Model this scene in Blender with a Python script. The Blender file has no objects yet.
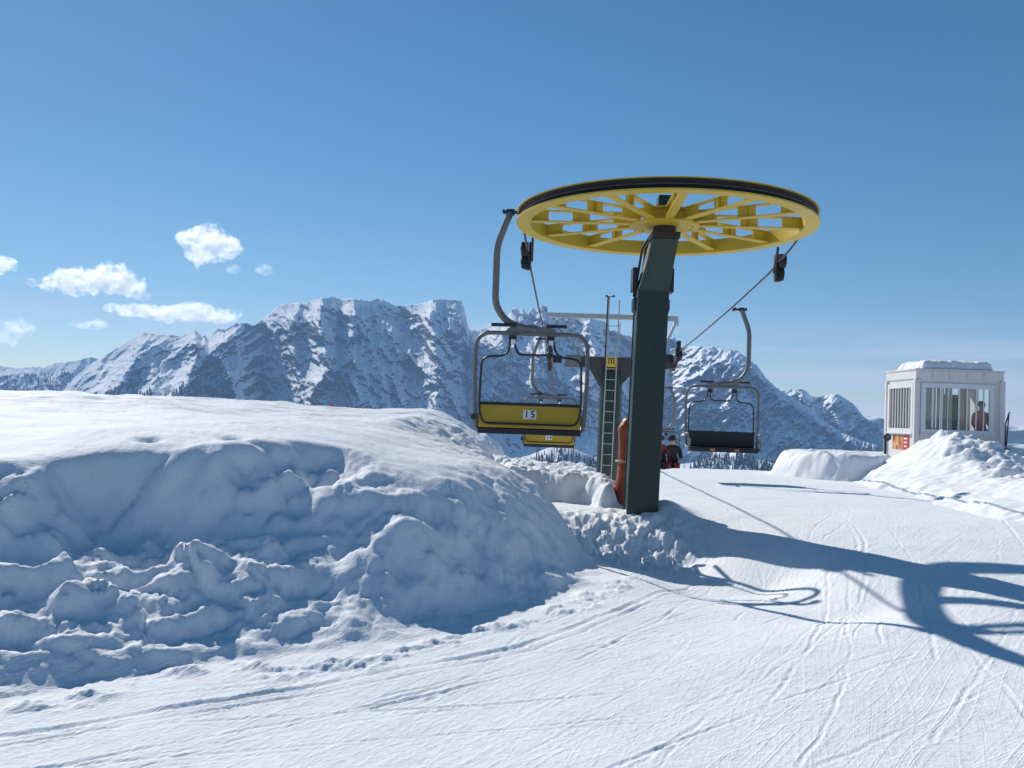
import bpy, bmesh, math, random
import numpy as np
from mathutils import Vector, Matrix

random.seed(7)
SC = bpy.context.scene
COL = SC.collection
R = math.radians

# ------------------------------------------------------------------ camera model (eye at the origin, world in metres)
F = 970.0
TH, PH = R(1.683), R(2.0)
fwd = np.array([0, math.cos(TH), math.sin(TH)])
r0 = np.array([1.0, 0, 0]); u0 = np.array([0, -math.sin(TH), math.cos(TH)])
rgt = r0 * math.cos(PH) + u0 * math.sin(PH)
upv = -r0 * math.sin(PH) + u0 * math.cos(PH)

def ray(px, py):
    px = np.asarray(px, float); py = np.asarray(py, float)
    return fwd + ((px - 512) / F)[..., None] * rgt - ((py - 384) / F)[..., None] * upv

def at(px, py, y):
    d = ray(px, py)
    return Vector((d * (y / d[1])).tolist())

cam = bpy.data.cameras.new('camera'); camo = bpy.data.objects.new('camera', cam); COL.objects.link(camo)
cam.sensor_width = 36; cam.lens = 36 * F / 1024; cam.clip_start = 0.1; cam.clip_end = 60000
m = Matrix.Identity(4)
for i, v in enumerate((rgt, upv, -fwd)):
    for j in range(3):
        m[j][i] = v[j]
camo.matrix_world = m
SC.camera = camo

# ------------------------------------------------------------------ light and sky
SUN = Vector((-0.455, 0.705, 0.565)).normalized()
ELEV = math.asin(SUN.z)
AZ = math.atan2(SUN.x, SUN.y)          # from +Y towards +X
sl = bpy.data.lights.new('sun', 'SUN'); sl.energy = 4.5; sl.angle = R(0.53); sl.color = (1.0, 0.95, 0.875)
so = bpy.data.objects.new('sun', sl); COL.objects.link(so)
so.rotation_euler = SUN.to_track_quat('Z', 'Y').to_euler()
so.location = SUN * 50

W = bpy.data.worlds.new('World'); SC.world = W; W.use_nodes = True
nt = W.node_tree; nt.nodes.clear()
def N(t, typ, **kw):
    n = t.nodes.new(typ)
    for k, v in kw.items():
        if hasattr(n, k) and not k.startswith('in_'):
            setattr(n, k, v)
    return n
sky = N(nt, 'ShaderNodeTexSky', sky_type='NISHITA', sun_disc=False, sun_elevation=ELEV, sun_rotation=AZ, altitude=2200, air_density=1.0, dust_density=0.32, ozone_density=1.0)
hsv = N(nt, 'ShaderNodeHueSaturation'); hsv.inputs['Saturation'].default_value = 1.34; hsv.inputs['Hue'].default_value = 0.491; nt.links.new(sky.outputs['Color'], hsv.inputs['Color'])
bg = N(nt, 'ShaderNodeBackground'); bg.inputs['Strength'].default_value = 0.072
wo = N(nt, 'ShaderNodeOutputWorld')
tc = N(nt, 'ShaderNodeTexCoord')
# thin cirrus veils low in the sky, a pattern over directions
mp = N(nt, 'ShaderNodeMapping'); mp.inputs['Scale'].default_value = (1.6, 1.6, 22); mp.inputs['Rotation'].default_value = (0, R(3), 0)
nz = N(nt, 'ShaderNodeTexNoise'); nz.inputs['Scale'].default_value = 2.1; nz.inputs['Detail'].default_value = 7; nz.inputs['Roughness'].default_value = 0.55
cr = N(nt, 'ShaderNodeMapRange', interpolation_type='SMOOTHSTEP'); cr.inputs['From Min'].default_value = 0.40; cr.inputs['From Max'].default_value = 0.58; cr.inputs['To Min'].default_value = 0.18
sep = N(nt, 'ShaderNodeSeparateXYZ')
b1 = N(nt, 'ShaderNodeMapRange', interpolation_type='SMOOTHSTEP'); b1.inputs['From Min'].default_value = 0.115; b1.inputs['From Max'].default_value = 0.05
mul = N(nt, 'ShaderNodeMath', operation='MULTIPLY'); mul2 = N(nt, 'ShaderNodeMath', operation='MULTIPLY'); mul2.inputs[1].default_value = 0.92
mix = N(nt, 'ShaderNodeMix', data_type='RGBA', blend_type='LIGHTEN'); mix.inputs['B'].default_value = (7.6, 8.6, 9.8, 1)
L = nt.links.new
L(tc.outputs['Generated'], mp.inputs['Vector']); L(mp.outputs['Vector'], nz.inputs['Vector']); L(nz.outputs['Fac'], cr.inputs['Value'])
L(tc.outputs['Generated'], sep.inputs[0]); L(sep.outputs['Z'], b1.inputs['Value'])
L(cr.outputs[0], mul.inputs[0]); L(b1.outputs[0], mul.inputs[1]); L(mul.outputs[0], mul2.inputs[0])
L(mul2.outputs[0], mix.inputs['Factor']); L(hsv.outputs['Color'], mix.inputs['A']); L(mix.outputs['Result'], bg.inputs['Color'])
L(bg.outputs[0], wo.inputs['Surface'])

SC.view_settings.view_transform = 'Standard'; SC.view_settings.look = 'None'
SC.view_settings.exposure = 0.17; SC.view_settings.gamma = 1
SC.render.engine = 'CYCLES'
SC.cycles.use_denoising = True
SC.cycles.max_bounces = 8; SC.cycles.diffuse_bounces = 4; SC.cycles.glossy_bounces = 3
SC.cycles.transparent_max_bounces = 8; SC.cycles.volume_bounces = 5
SC.cycles.volume_step_rate = 1.0; SC.cycles.volume_max_steps = 256
SC.cycles.sample_clamp_indirect = 8

# ------------------------------------------------------------------ materials
def mat(name, col, rough=0.5, metal=0.0, var=0.06, vscale=6.0, bump=0.0, bscale=40.0, spec=0.5, dirt=None, dscale=3.0, damt=0.4):
    M = bpy.data.materials.new(name); M.use_nodes = True
    t = M.node_tree; P = t.nodes['Principled BSDF']; l = t.links.new
    P.inputs['Roughness'].default_value = rough; P.inputs['Metallic'].default_value = metal
    P.inputs['Specular IOR Level'].default_value = spec
    tcn = N(t, 'ShaderNodeTexCoord')
    n1 = N(t, 'ShaderNodeTexNoise'); n1.inputs['Scale'].default_value = vscale; n1.inputs['Detail'].default_value = 5
    l(tcn.outputs['Object'], n1.inputs['Vector'])
    hs = N(t, 'ShaderNodeMix', data_type='RGBA')
    hs.inputs['A'].default_value = tuple(c * (1 - var * 2) for c in col) + (1,)
    hs.inputs['B'].default_value = tuple(min(1, c * (1 + var * 2)) for c in col) + (1,)
    l(n1.outputs['Fac'], hs.inputs['Factor'])
    out = hs.outputs['Result']
    if dirt:
        n2 = N(t, 'ShaderNodeTexNoise'); n2.inputs['Scale'].default_value = dscale; n2.inputs['Detail'].default_value = 8; n2.inputs['Roughness'].default_value = 0.65
        l(tcn.outputs['Object'], n2.inputs['Vector'])
        mr = N(t, 'ShaderNodeMapRange', interpolation_type='SMOOTHSTEP'); mr.inputs['From Min'].default_value = 0.52; mr.inputs['From Max'].default_value = 0.75; mr.inputs['To Max'].default_value = damt
        l(n2.outputs['Fac'], mr.inputs['Value'])
        mx = N(t, 'ShaderNodeMix', data_type='RGBA'); mx.inputs['B'].default_value = tuple(dirt) + (1,)
        l(mr.outputs[0], mx.inputs['Factor']); l(out, mx.inputs['A']); out = mx.outputs['Result']
    l(out, P.inputs['Base Color'])
    rr = N(t, 'ShaderNodeMapRange'); rr.inputs['To Min'].default_value = max(0.02, rough - 0.12); rr.inputs['To Max'].default_value = min(1, rough + 0.12)
    l(n1.outputs['Fac'], rr.inputs['Value']); l(rr.outputs[0], P.inputs['Roughness'])
    if bump:
        nb = N(t, 'ShaderNodeTexNoise'); nb.inputs['Scale'].default_value = bscale; nb.inputs['Detail'].default_value = 4
        l(tcn.outputs['Object'], nb.inputs['Vector'])
        bp = N(t, 'ShaderNodeBump'); bp.inputs['Strength'].default_value = bump; bp.inputs['Distance'].default_value = 0.01
        l(nb.outputs['Fac'], bp.inputs['Height']); l(bp.outputs[0], P.inputs['Normal'])
    return M

M_yellow = mat('yellow_paint', (0.61, 0.43, 0.03), 0.42, var=0.05, dirt=(0.28, 0.2, 0.05), dscale=2.5, damt=0.35)
M_yellow_seat = mat('yellow_seat_board', (0.46, 0.30, 0.012), 0.5, var=0.06, dirt=(0.2, 0.15, 0.03), dscale=5, damt=0.4)
M_liner = mat('black_rubber_liner', (0.022, 0.02, 0.019), 0.8, var=0.15)
M_green = mat('dark_green_paint', (0.012, 0.030, 0.022), 0.38, var=0.12, dirt=(0.04, 0.05, 0.04), dscale=3, damt=0.5, bump=0.05, bscale=8)
M_green2 = mat('lighter_green_paint', (0.035, 0.062, 0.052), 0.45, var=0.12, dirt=(0.1, 0.12, 0.12), dscale=6, damt=0.5)  # a lighter green than the mast shaft, with random grey blotches
M_greenedge = mat('pale_green_edge', (0.16, 0.21, 0.18), 0.5)
M_galv = mat('weathered_galvanised_steel', (0.165, 0.17, 0.17), 0.5, metal=0.25, var=0.1, vscale=14, dirt=(0.09, 0.085, 0.08), dscale=9, damt=0.5)
M_zinc = mat('bright_galvanised_steel', (0.40, 0.41, 0.41), 0.45, metal=0.4, var=0.1, vscale=10)
M_black = mat('black_tube_paint', (0.014, 0.015, 0.018), 0.4, var=0.15)
M_navy = mat('dark_navy_cushion', (0.012, 0.014, 0.022), 0.55, var=0.2, bump=0.1, bscale=60)
M_darksteel = mat('greasy_dark_steel', (0.03, 0.028, 0.027), 0.45, metal=0.2, var=0.25, vscale=30)
M_arm = mat('brown_grey_arm_paint', (0.05, 0.045, 0.042), 0.5, var=0.15)
M_rope = mat('steel_rope', (0.06, 0.06, 0.065), 0.5, metal=0.4, var=0.2, vscale=60)
M_white = mat('white_plate', (0.75, 0.75, 0.74), 0.5, var=0.04)
M_orange = mat('orange_pad_vinyl', (0.36, 0.065, 0.02), 0.5, var=0.1, vscale=5, bump=0.25, bscale=7, dirt=(0.3, 0.06, 0.02), dscale=4, damt=0.5)
M_hut = mat('white_hut_panel', (0.68, 0.665, 0.655), 0.5, var=0.03, vscale=2, dirt=(0.42, 0.4, 0.38), dscale=2.2, damt=0.4)
M_hutframe = mat('white_window_frame', (0.72, 0.71, 0.71), 0.45, var=0.03)
M_huttrim = mat('grey_hut_trim', (0.40, 0.38, 0.37), 0.5, var=0.06)
M_floor = mat('hut_floor_lining', (0.25, 0.22, 0.2), 0.7)
M_red = mat('red_fabric', (0.62, 0.02, 0.025), 0.8, var=0.1)
M_dred = mat('dark_red_fabric', (0.20, 0.02, 0.022), 0.8, var=0.15)
M_dark = mat('black_fabric', (0.018, 0.018, 0.022), 0.8, var=0.2)
M_grey = mat('grey_fabric', (0.20, 0.19, 0.19), 0.8)
M_brown = mat('brown_upholstery', (0.16, 0.1, 0.075), 0.8)
M_skin = mat('skin', (0.48, 0.28, 0.2), 0.5, var=0.05)
M_redplastic = mat('red_marker', (0.55, 0.05, 0.04), 0.6)
M_reflector = mat('orange_reflector', (0.55, 0.2, 0.03), 0.35)
M_signyellow = mat('sign_yellow', (0.75, 0.5, 0.02), 0.5, var=0.03)
M_strap = mat('beige_strap', (0.45, 0.38, 0.25), 0.8)

def glass_mat():
    M = bpy.data.materials.new('hut_window_glass'); M.use_nodes = True
    t = M.node_tree; t.nodes.clear(); l = t.links.new
    o = N(t, 'ShaderNodeOutputMaterial'); g = N(t, 'ShaderNodeBsdfGlossy'); g.inputs['Roughness'].default_value = 0.03
    tr = N(t, 'ShaderNodeBsdfTransparent'); tr.inputs['Color'].default_value = (0.95, 0.98, 0.97, 1)
    fr = N(t, 'ShaderNodeFresnel'); fr.inputs['IOR'].default_value = 1.5
    mr = N(t, 'ShaderNodeMapRange'); mr.inputs['To Min'].default_value = 0.035; mr.inputs['To Max'].default_value = 0.9
    l(fr.outputs[0], mr.inputs['Value'])
    mx = N(t, 'ShaderNodeMixShader'); l(mr.outputs[0], mx.inputs[0]); l(tr.outputs[0], mx.inputs[1]); l(g.outputs[0], mx.inputs[2]); l(mx.outputs[0], o.inputs['Surface'])
    return M
M_glass = glass_mat()

def blind_mat():
    M = bpy.data.materials.new('pale_window_blind'); M.use_nodes = True; t = M.node_tree; t.nodes.clear(); l = t.links.new
    o = N(t, 'ShaderNodeOutputMaterial'); d = N(t, 'ShaderNodeBsdfDiffuse'); d.inputs['Color'].default_value = (0.7, 0.74, 0.72, 1); tr = N(t, 'ShaderNodeBsdfTranslucent'); tr.inputs['Color'].default_value = (0.7, 0.74, 0.72, 1)
    mx = N(t, 'ShaderNodeMixShader'); mx.inputs[0].default_value = 0.5; l(d.outputs[0], mx.inputs[1]); l(tr.outputs[0], mx.inputs[2]); l(mx.outputs[0], o.inputs['Surface'])
    return M
M_blind = blind_mat()

def snow_mat(name, track=True, fine=1.0):
    M = bpy.data.materials.new(name); M.use_nodes = True
    t = M.node_tree; P = t.nodes['Principled BSDF']; l = t.links.new
    P.inputs['Roughness'].default_value = 0.62; P.inputs['Specular IOR Level'].default_value = 0.025
    g = N(t, 'ShaderNodeNewGeometry')
    n1 = N(t, 'ShaderNodeTexNoise'); n1.inputs['Scale'].default_value = 0.9; n1.inputs['Detail'].default_value = 6
    l(g.outputs['Position'], n1.inputs['Vector'])
    mx = N(t, 'ShaderNodeMix', data_type='RGBA'); mx.inputs['A'].default_value = (0.83, 0.86, 0.90, 1); mx.inputs['B'].default_value = (0.91, 0.925, 0.94, 1)
    l(n1.outputs['Fac'], mx.inputs['Factor'])
    wa = N(t, 'ShaderNodeAttribute'); wa.attribute_name = 'wood'; wn = N(t, 'ShaderNodeTexNoise'); wn.inputs['Scale'].default_value = 0.004; wn.inputs['Detail'].default_value = 8
    l(g.outputs['Position'], wn.inputs['Vector']); wr = N(t, 'ShaderNodeMapRange', interpolation_type='SMOOTHSTEP'); wr.inputs['From Min'].default_value = 0.36; wr.inputs['From Max'].default_value = 0.5
    l(wn.outputs['Fac'], wr.inputs['Value']); wm = N(t, 'ShaderNodeMath', operation='MULTIPLY'); l(wr.outputs[0], wm.inputs[0]); l(wa.outputs['Fac'], wm.inputs[1])
    mw = N(t, 'ShaderNodeMix', data_type='RGBA'); mw.inputs['B'].default_value = (0.045, 0.055, 0.05, 1); l(wm.outputs[0], mw.inputs['Factor']); l(mx.outputs['Result'], mw.inputs['A']); l(mw.outputs['Result'], P.inputs['Base Color'])
    # grain and clods
    n2 = N(t, 'ShaderNodeTexNoise'); n2.inputs['Scale'].default_value = 38; n2.inputs['Detail'].default_value = 6; n2.inputs['Roughness'].default_value = 0.62
    l(g.outputs['Position'], n2.inputs['Vector'])
    bp = N(t, 'ShaderNodeBump'); bp.inputs['Strength'].default_value = 0.55 * fine; bp.inputs['Distance'].default_value = 0.012
    l(n2.outputs['Fac'], bp.inputs['Height'])
    last = bp
    if track:
        # fine ski scratches: noise drawn out along the direction of travel, in two fans
        for ang, sc, st in ((36, 42, 0.24), (20, 60, 0.16), (52, 34, 0.16)):
            rt = N(t, 'ShaderNodeVectorRotate', rotation_type='Z_AXIS'); rt.inputs['Angle'].default_value = R(ang)
            wv = N(t, 'ShaderNodeMapping'); wv.inputs['Scale'].default_value = (sc, 0.32, 0.3)
            n0 = N(t, 'ShaderNodeTexNoise'); n0.inputs['Scale'].default_value = 0.35; n0.inputs['Detail'].default_value = 2
            l(g.outputs['Position'], n0.inputs['Vector'])
            ad = N(t, 'ShaderNodeVectorMath', operation='MULTIPLY_ADD'); ad.inputs[1].default_value = (0.35, 0.35, 0)
            l(n0.outputs['Color'], ad.inputs[0]); l(g.outputs['Position'], ad.inputs[2])
            l(ad.outputs[0], rt.inputs['Vector']); l(rt.outputs[0], wv.inputs['Vector'])
            n3 = N(t, 'ShaderNodeTexNoise'); n3.inputs['Scale'].default_value = 1.0; n3.inputs['Detail'].default_value = 3; n3.inputs['Roughness'].default_value = 0.7
            l(wv.outputs[0], n3.inputs['Vector'])
            mrr = N(t, 'ShaderNodeMapRange', interpolation_type='SMOOTHSTEP'); mrr.inputs['From Min'].default_value = 0.50; mrr.inputs['From Max'].default_value = 0.66
            l(n3.outputs['Fac'], mrr.inputs['Value'])
            at_ = N(t, 'ShaderNodeAttribute'); at_.attribute_name = 'piste'
            ml = N(t, 'ShaderNodeMath', operation='MULTIPLY'); l(mrr.outputs[0], ml.inputs[0]); l(at_.outputs['Fac'], ml.inputs[1])
            b3 = N(t, 'ShaderNodeBump'); b3.inputs['Strength'].default_value = st; b3.inputs['Distance'].default_value = 0.012
            l(ml.outputs[0], b3.inputs['Height']); l(last.outputs[0], b3.inputs['Normal']); last = b3
    l(last.outputs[0], P.inputs['Normal'])
    return M
M_snow = snow_mat('packed_snow')
M_snowpile = snow_mat('loose_snow', track=False, fine=1.3)

def mountain_mat(name, rock=(0.095, 0.10, 0.112), lo=0.01, hi=0.31, nscale=0.007):
    M = bpy.data.materials.new(name); M.use_nodes = True
    t = M.node_tree; P = t.nodes['Principled BSDF']; l = t.links.new
    P.inputs['Roughness'].default_value = 0.85; P.inputs['Specular IOR Level'].default_value = 0.1
    g = N(t, 'ShaderNodeNewGeometry'); sp = N(t, 'ShaderNodeSeparateXYZ'); l(g.outputs['Normal'], sp.inputs[0])
    n1 = N(t, 'ShaderNodeTexNoise'); n1.inputs['Scale'].default_value = nscale; n1.inputs['Detail'].default_value = 9; n1.inputs['Roughness'].default_value = 0.68
    l(g.outputs['Position'], n1.inputs['Vector'])
    mm = N(t, 'ShaderNodeMath', operation='MULTIPLY_ADD'); mm.inputs[1].default_value = 0.48; 
    l(n1.outputs['Fac'], mm.inputs[0]); l(sp.outputs['Z'], mm.inputs[2])
    sb = N(t, 'ShaderNodeMath', operation='SUBTRACT'); sb.inputs[1].default_value = 0.24; l(mm.outputs[0], sb.inputs[0])
    mr = N(t, 'ShaderNodeMapRange', interpolation_type='SMOOTHSTEP'); mr.inputs['From Min'].default_value = lo; mr.inputs['From Max'].default_value = hi
    l(sb.outputs[0], mr.inputs['Value'])
    mx = N(t, 'ShaderNodeMix', data_type='RGBA'); mx.inputs['A'].default_value = tuple(rock) + (1,); mx.inputs['B'].default_value = (0.86, 0.88, 0.9, 1)
    l(mr.outputs[0], mx.inputs['Factor']); l(mx.outputs['Result'], P.inputs['Base Color'])
    return M
M_mtn = mountain_mat('dolomite_rock_and_snow')
M_mtn2 = mountain_mat('snowy_slope_and_rock', lo=0.15, hi=0.38)
M_foot = mountain_mat('snowy_foothill', rock=(0.04, 0.05, 0.05), lo=0.3, hi=0.6, nscale=0.03)
M_conifer = mat('conifer', (0.022, 0.034, 0.028), 0.9, var=0.3, vscale=0.02)

# ------------------------------------------------------------------ numpy noise
def _h(ix, iy, s):
    n = (ix.astype(np.int64) * 374761393 + iy.astype(np.int64) * 668265263 + s * 1442695041) & 0xFFFFFFFF
    n = ((n ^ (n >> 13)) * 1274126177) & 0xFFFFFFFF
    return (n ^ (n >> 16)) & 0xFFFFFFFF
def perlin(x, y, s=0):
    x, y = np.broadcast_arrays(np.asarray(x, float), np.asarray(y, float))
    ix = np.floor(x); iy = np.floor(y); fx = x - ix; fy = y - iy
    u = fx * fx * fx * (fx * (fx * 6 - 15) + 10); v = fy * fy * fy * (fy * (fy * 6 - 15) + 10)
    def gr(i, j, dx, dy):
        a = _h(ix + i, iy + j, s) * (2 * math.pi / 4294967296.0)
        return np.cos(a) * dx + np.sin(a) * dy
    a = gr(0, 0, fx, fy); b = gr(1, 0, fx - 1, fy); c = gr(0, 1, fx, fy - 1); d = gr(1, 1, fx - 1, fy - 1)
    return 1.5 * ((a * (1 - u) + b * u) * (1 - v) + (c * (1 - u) + d * u) * v)
def fbm(x, y, o=4, s=0, g=0.5, lac=2.03):
    t = 0; a = 1; k = 0
    for i in range(o):
        t = t + a * perlin(x, y, s + i * 17); k += a; a *= g; x = x * lac + 13.7; y = y * lac - 7.1
    return t / k * 1.3
def ridged(x, y, o=4, s=0, g=0.5, lac=2.05):
    t = 0; a = 1; k = 0; w = 1
    for i in range(o):
        n = 1 - np.abs(perlin(x, y, s + i * 17)); n = n * n * w; w = np.clip(n * 1.6, 0, 1)
        t = t + a * n; k += a; a *= g; x = x * lac + 5.3; y = y * lac + 9.1
    return t / k
def lumps(x, y, s=0, rmin=0.15, rmax=0.5, prob=0.6):
    """clods: domes on jittered cells, height in cell units"""
    x, y = np.broadcast_arrays(np.asarray(x, float), np.asarray(y, float))
    ix = np.floor(x); iy = np.floor(y); out = np.zeros(x.shape)
    for i in (-1, 0, 1):
        for j in (-1, 0, 1):
            cx, cy = ix + i, iy + j
            h1 = _h(cx, cy, s) / 4294967296.0; h2 = _h(cx, cy, s + 91) / 4294967296.0; h3 = _h(cx, cy, s + 177) / 4294967296.0; h4 = _h(cx, cy, s + 311) / 4294967296.0
            rr = np.where(h4 < prob, rmin + (rmax - rmin) * h3 ** 2, 0)
            d2 = (x - cx - h1) ** 2 + (y - cy - h2) ** 2
            out = np.maximum(out, np.sqrt(np.maximum(rr * rr - d2, 0)))
    return out
def sst(a, b, x):
    t = np.clip((x - a) / (b - a), 0, 1); return t * t * (3 - 2 * t)
def polyd(x, y, pts):
    d = np.full(x.shape, 1e9)
    for (ax, ay), (bx, by) in zip(pts[:-1], pts[1:]):
        vx, vy = bx - ax, by - ay
        t = np.clip(((x - ax) * vx + (y - ay) * vy) / (vx * vx + vy * vy), 0, 1)
        d = np.minimum(d, np.hypot(x - ax - t * vx, y - ay - t * vy))
    return d
def inside(x, y, pts):
    c = np.zeros(x.shape, bool); n = len(pts)
    for i in range(n):
        (x1, y1), (x2, y2) = pts[i], pts[(i + 1) % n]
        if y1 == y2: continue
        c ^= ((y1 > y) != (y2 > y)) & (x < (x2 - x1) * (y - y1) / (y2 - y1) + x1)
    return c

# ------------------------------------------------------------------ scene-graph helpers
def tag(o, label=None, cat=None, group=None, kind=None):
    for k, v in (('label', label), ('category', cat), ('group', group), ('kind', kind)):
        if v: o[k] = v
    return o
def empty(name, loc, rz=0.0):
    o = bpy.data.objects.new(name, None); COL.objects.link(o); o.location = loc; o.rotation_euler = (0, 0, rz); o.empty_display_size = 0.2
    return o
def grid_mesh(name, X, Y, Z, material, wrap=False, attrs=None, parent=None, smooth=True):
    nr, nc = X.shape
    v = np.stack([X, Y, Z], -1).reshape(-1, 3).astype(np.float32)
    i = np.arange(nr * nc).reshape(nr, nc)
    if wrap: i = np.concatenate([i, i[:, :1]], 1)
    q = np.stack([i[:-1, :-1], i[:-1, 1:], i[1:, 1:], i[1:, :-1]], -1).reshape(-1, 4)
    me = bpy.data.meshes.new(name)
    me.vertices.add(len(v)); me.vertices.foreach_set('co', v.ravel())
    me.loops.add(q.size); me.loops.foreach_set('vertex_index', q.ravel().astype(np.int32))
    me.polygons.add(len(q)); me.polygons.foreach_set('loop_start', np.arange(0, q.size, 4, dtype=np.int32)); me.polygons.foreach_set('loop_total', np.full(len(q), 4, np.int32))
    me.polygons.foreach_set('use_smooth', np.full(len(q), smooth))
    me.update(calc_edges=True); me.validate()
    for k, a in (attrs or {}).items():
        at_ = me.attributes.new(k, 'FLOAT', 'POINT'); at_.data.foreach_set('value', a.reshape(-1).astype(np.float32))
    me.materials.append(material)
    o = bpy.data.objects.new(name, me); COL.objects.link(o)
    if parent: o.parent = parent
    return o

class MB:
    """collects boxes, tubes and lathes; build() links them as ONE mesh object"""
    def __init__(s): s.v = []; s.f = []; s.sm = []; s.mi = []
    def add(s, verts, faces, smooth=False, mi=0):
        b = len(s.v); s.v += [tuple(p) for p in verts]
        for f in faces: s.f.append([b + i for i in f]); s.sm.append(smooth); s.mi.append(mi)
        return s
    def box(s, c, d, rot=None, bev=0.0, mi=0):
        bm = bmesh.new(); bmesh.ops.create_cube(bm, size=1); bmesh.ops.scale(bm, vec=Vector(d), verts=bm.verts)
        if bev: bmesh.ops.bevel(bm, geom=bm.edges[:], offset=min(bev, min(d) * 0.45), segments=2, affect='EDGES', profile=0.6)
        M = Matrix.Translation(Vector(c)) @ (rot.to_4x4() if rot is not None else Matrix.Identity(4))
        bm.verts.ensure_lookup_table()
        s.add([M @ v.co for v in bm.verts], [[v.index for v in f.verts] for f in bm.faces], False, mi); bm.free(); return s
    def bar(s, a, b, w, h, up=(0, 0, 1), bev=0.0, mi=0):
        a, b = Vector(a), Vector(b); z = (b - a).normalized(); x = Vector(up).cross(z)
        if x.length < 1e-4: x = Vector((1, 0, 0)).cross(z)
        x.normalize(); y = z.cross(x)
        return s.box((a + b) / 2, (w, h, (b - a).length), Matrix((x, y, z)).transposed(), bev, mi)
    def tube(s, pts, r, n=10, mi=0, closed=False, cap=True):
        pts = [Vector(p) for p in pts]; K = len(pts); rs = r if isinstance(r, (list, tuple)) else [r] * K
        tg = []
        for i in range(K):
            a = pts[i - 1] if (i > 0 or closed) else pts[i]; b = pts[(i + 1) % K] if (i < K - 1 or closed) else pts[i]
            tg.append((b - a).normalized())
        nrm = tg[0].orthogonal().normalized(); vs = []; fs = []
        for i in range(K):
            nrm = (nrm - tg[i] * nrm.dot(tg[i])).normalized(); bi = tg[i].cross(nrm)
            for j in range(n):
                a = 2 * math.pi * j / n; vs.append(pts[i] + (nrm * math.cos(a) + bi * math.sin(a)) * rs[i])
        for i in range(K if closed else K - 1):
            for j in range(n):
                i2 = (i + 1) % K; fs.append([i * n + j, i * n + (j + 1) % n, i2 * n + (j + 1) % n, i2 * n + j])
        s.add(vs, fs, True, mi)
        if cap and not closed:
            s.add(vs[:n], [list(range(n))[::-1]], False, mi); s.add(vs[-n:], [list(range(n))], False, mi)
        return s
    def cyl(s, a, b, r, n=24, mi=0): return s.tube([a, b], r, n, mi)
    def lathe(s, prof, n=96, c=(0, 0, 0), closed=True, smooth=True, mi=0):
        K = len(prof); vs = []; fs = []
        for i in range(n):
            a = 2 * math.pi * i / n
            for (r, z) in prof: vs.append((c[0] + r * math.cos(a), c[1] + r * math.sin(a), c[2] + z))
        for i in range(n):
            i2 = (i + 1) % n
            for k in range(K if closed else K - 1):
                k2 = (k + 1) % K; fs.append([i * K + k, i2 * K + k, i2 * K + k2, i * K + k2])
        s.add(vs, fs, False, mi); return s
    def prism(s, poly, ax, h0, h1, mi=0):
        """poly of 2-D points extruded along axis 'x','y' or 'z'"""
        def P(p, h): return {'z': (p[0], p[1], h), 'y': (p[0], h, p[1]), 'x': (h, p[0], p[1])}[ax]
        n = len(poly); vs = [P(p, h0) for p in poly] + [P(p, h1) for p in poly]
        fs = [list(range(n))[::-1], list(range(n, 2 * n))] + [[i, (i + 1) % n, n + (i + 1) % n, n + i] for i in range(n)]
        s.add(vs, fs, False, mi); return s
    def build(s, name, material, parent=None, loc=None):
        me = bpy.data.meshes.new(name); me.from_pydata(s.v, [], s.f); me.polygons.foreach_set('use_smooth', s.sm); me.polygons.foreach_set('material_index', s.mi)
        bm = bmesh.new(); bm.from_mesh(me); bmesh.ops.recalc_face_normals(bm, faces=bm.faces[:]); bm.to_mesh(me); bm.free(); me.update()
        for mm in (material if isinstance(material, (list, tuple)) else [material]): me.materials.append(mm)
        o = bpy.data.objects.new(name, me); COL.objects.link(o)
        if parent: o.parent = parent
        if loc is not None: o.location = loc
        return o
def arc(pts, r, n=6):
    """polyline with rounded corners"""
    P = [Vector(p) for p in pts]; out = [P[0]]
    for i in range(1, len(P) - 1):
        a, b, c = P[i - 1], P[i], P[i + 1]
        d1 = (a - b); d2 = (c - b); rr = min(r, d1.length * 0.48, d2.length * 0.48)
        p1 = b + d1.normalized() * rr; p2 = b + d2.normalized() * rr
        for k in range(n + 1):
            t = k / n; out.append(p1 * (1 - t) ** 2 + b * 2 * t * (1 - t) + p2 * t * t)
    out.append(P[-1]); return out
def children(o): return [c for c in bpy.data.objects if c.parent == o]
def copy_tree(o, parent=None):
    c = o.copy(); COL.objects.link(c)
    if parent: c.parent = parent
    for ch in children(o): copy_tree(ch, c)
    return c
def text_mesh(txt, size, material, parent, loc, rot, space=1.0, name='digits'):
    cu = bpy.data.curves.new('digits', 'FONT'); cu.body = txt; cu.size = size; cu.align_x = 'CENTER'; cu.align_y = 'CENTER'; cu.extrude = 0.0015; cu.offset = size * 0.018; cu.space_character = space
    to = bpy.data.objects.new('tmp', cu); COL.objects.link(to)
    dg = bpy.context.evaluated_depsgraph_get(); me = bpy.data.meshes.new_from_object(to.evaluated_get(dg))
    bpy.data.objects.remove(to); me.name = name; me.materials.clear(); me.materials.append(material)
    o = bpy.data.objects.new(name, me); COL.objects.link(o); o.parent = parent; o.location = loc; o.rotation_euler = rot
    return o

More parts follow.
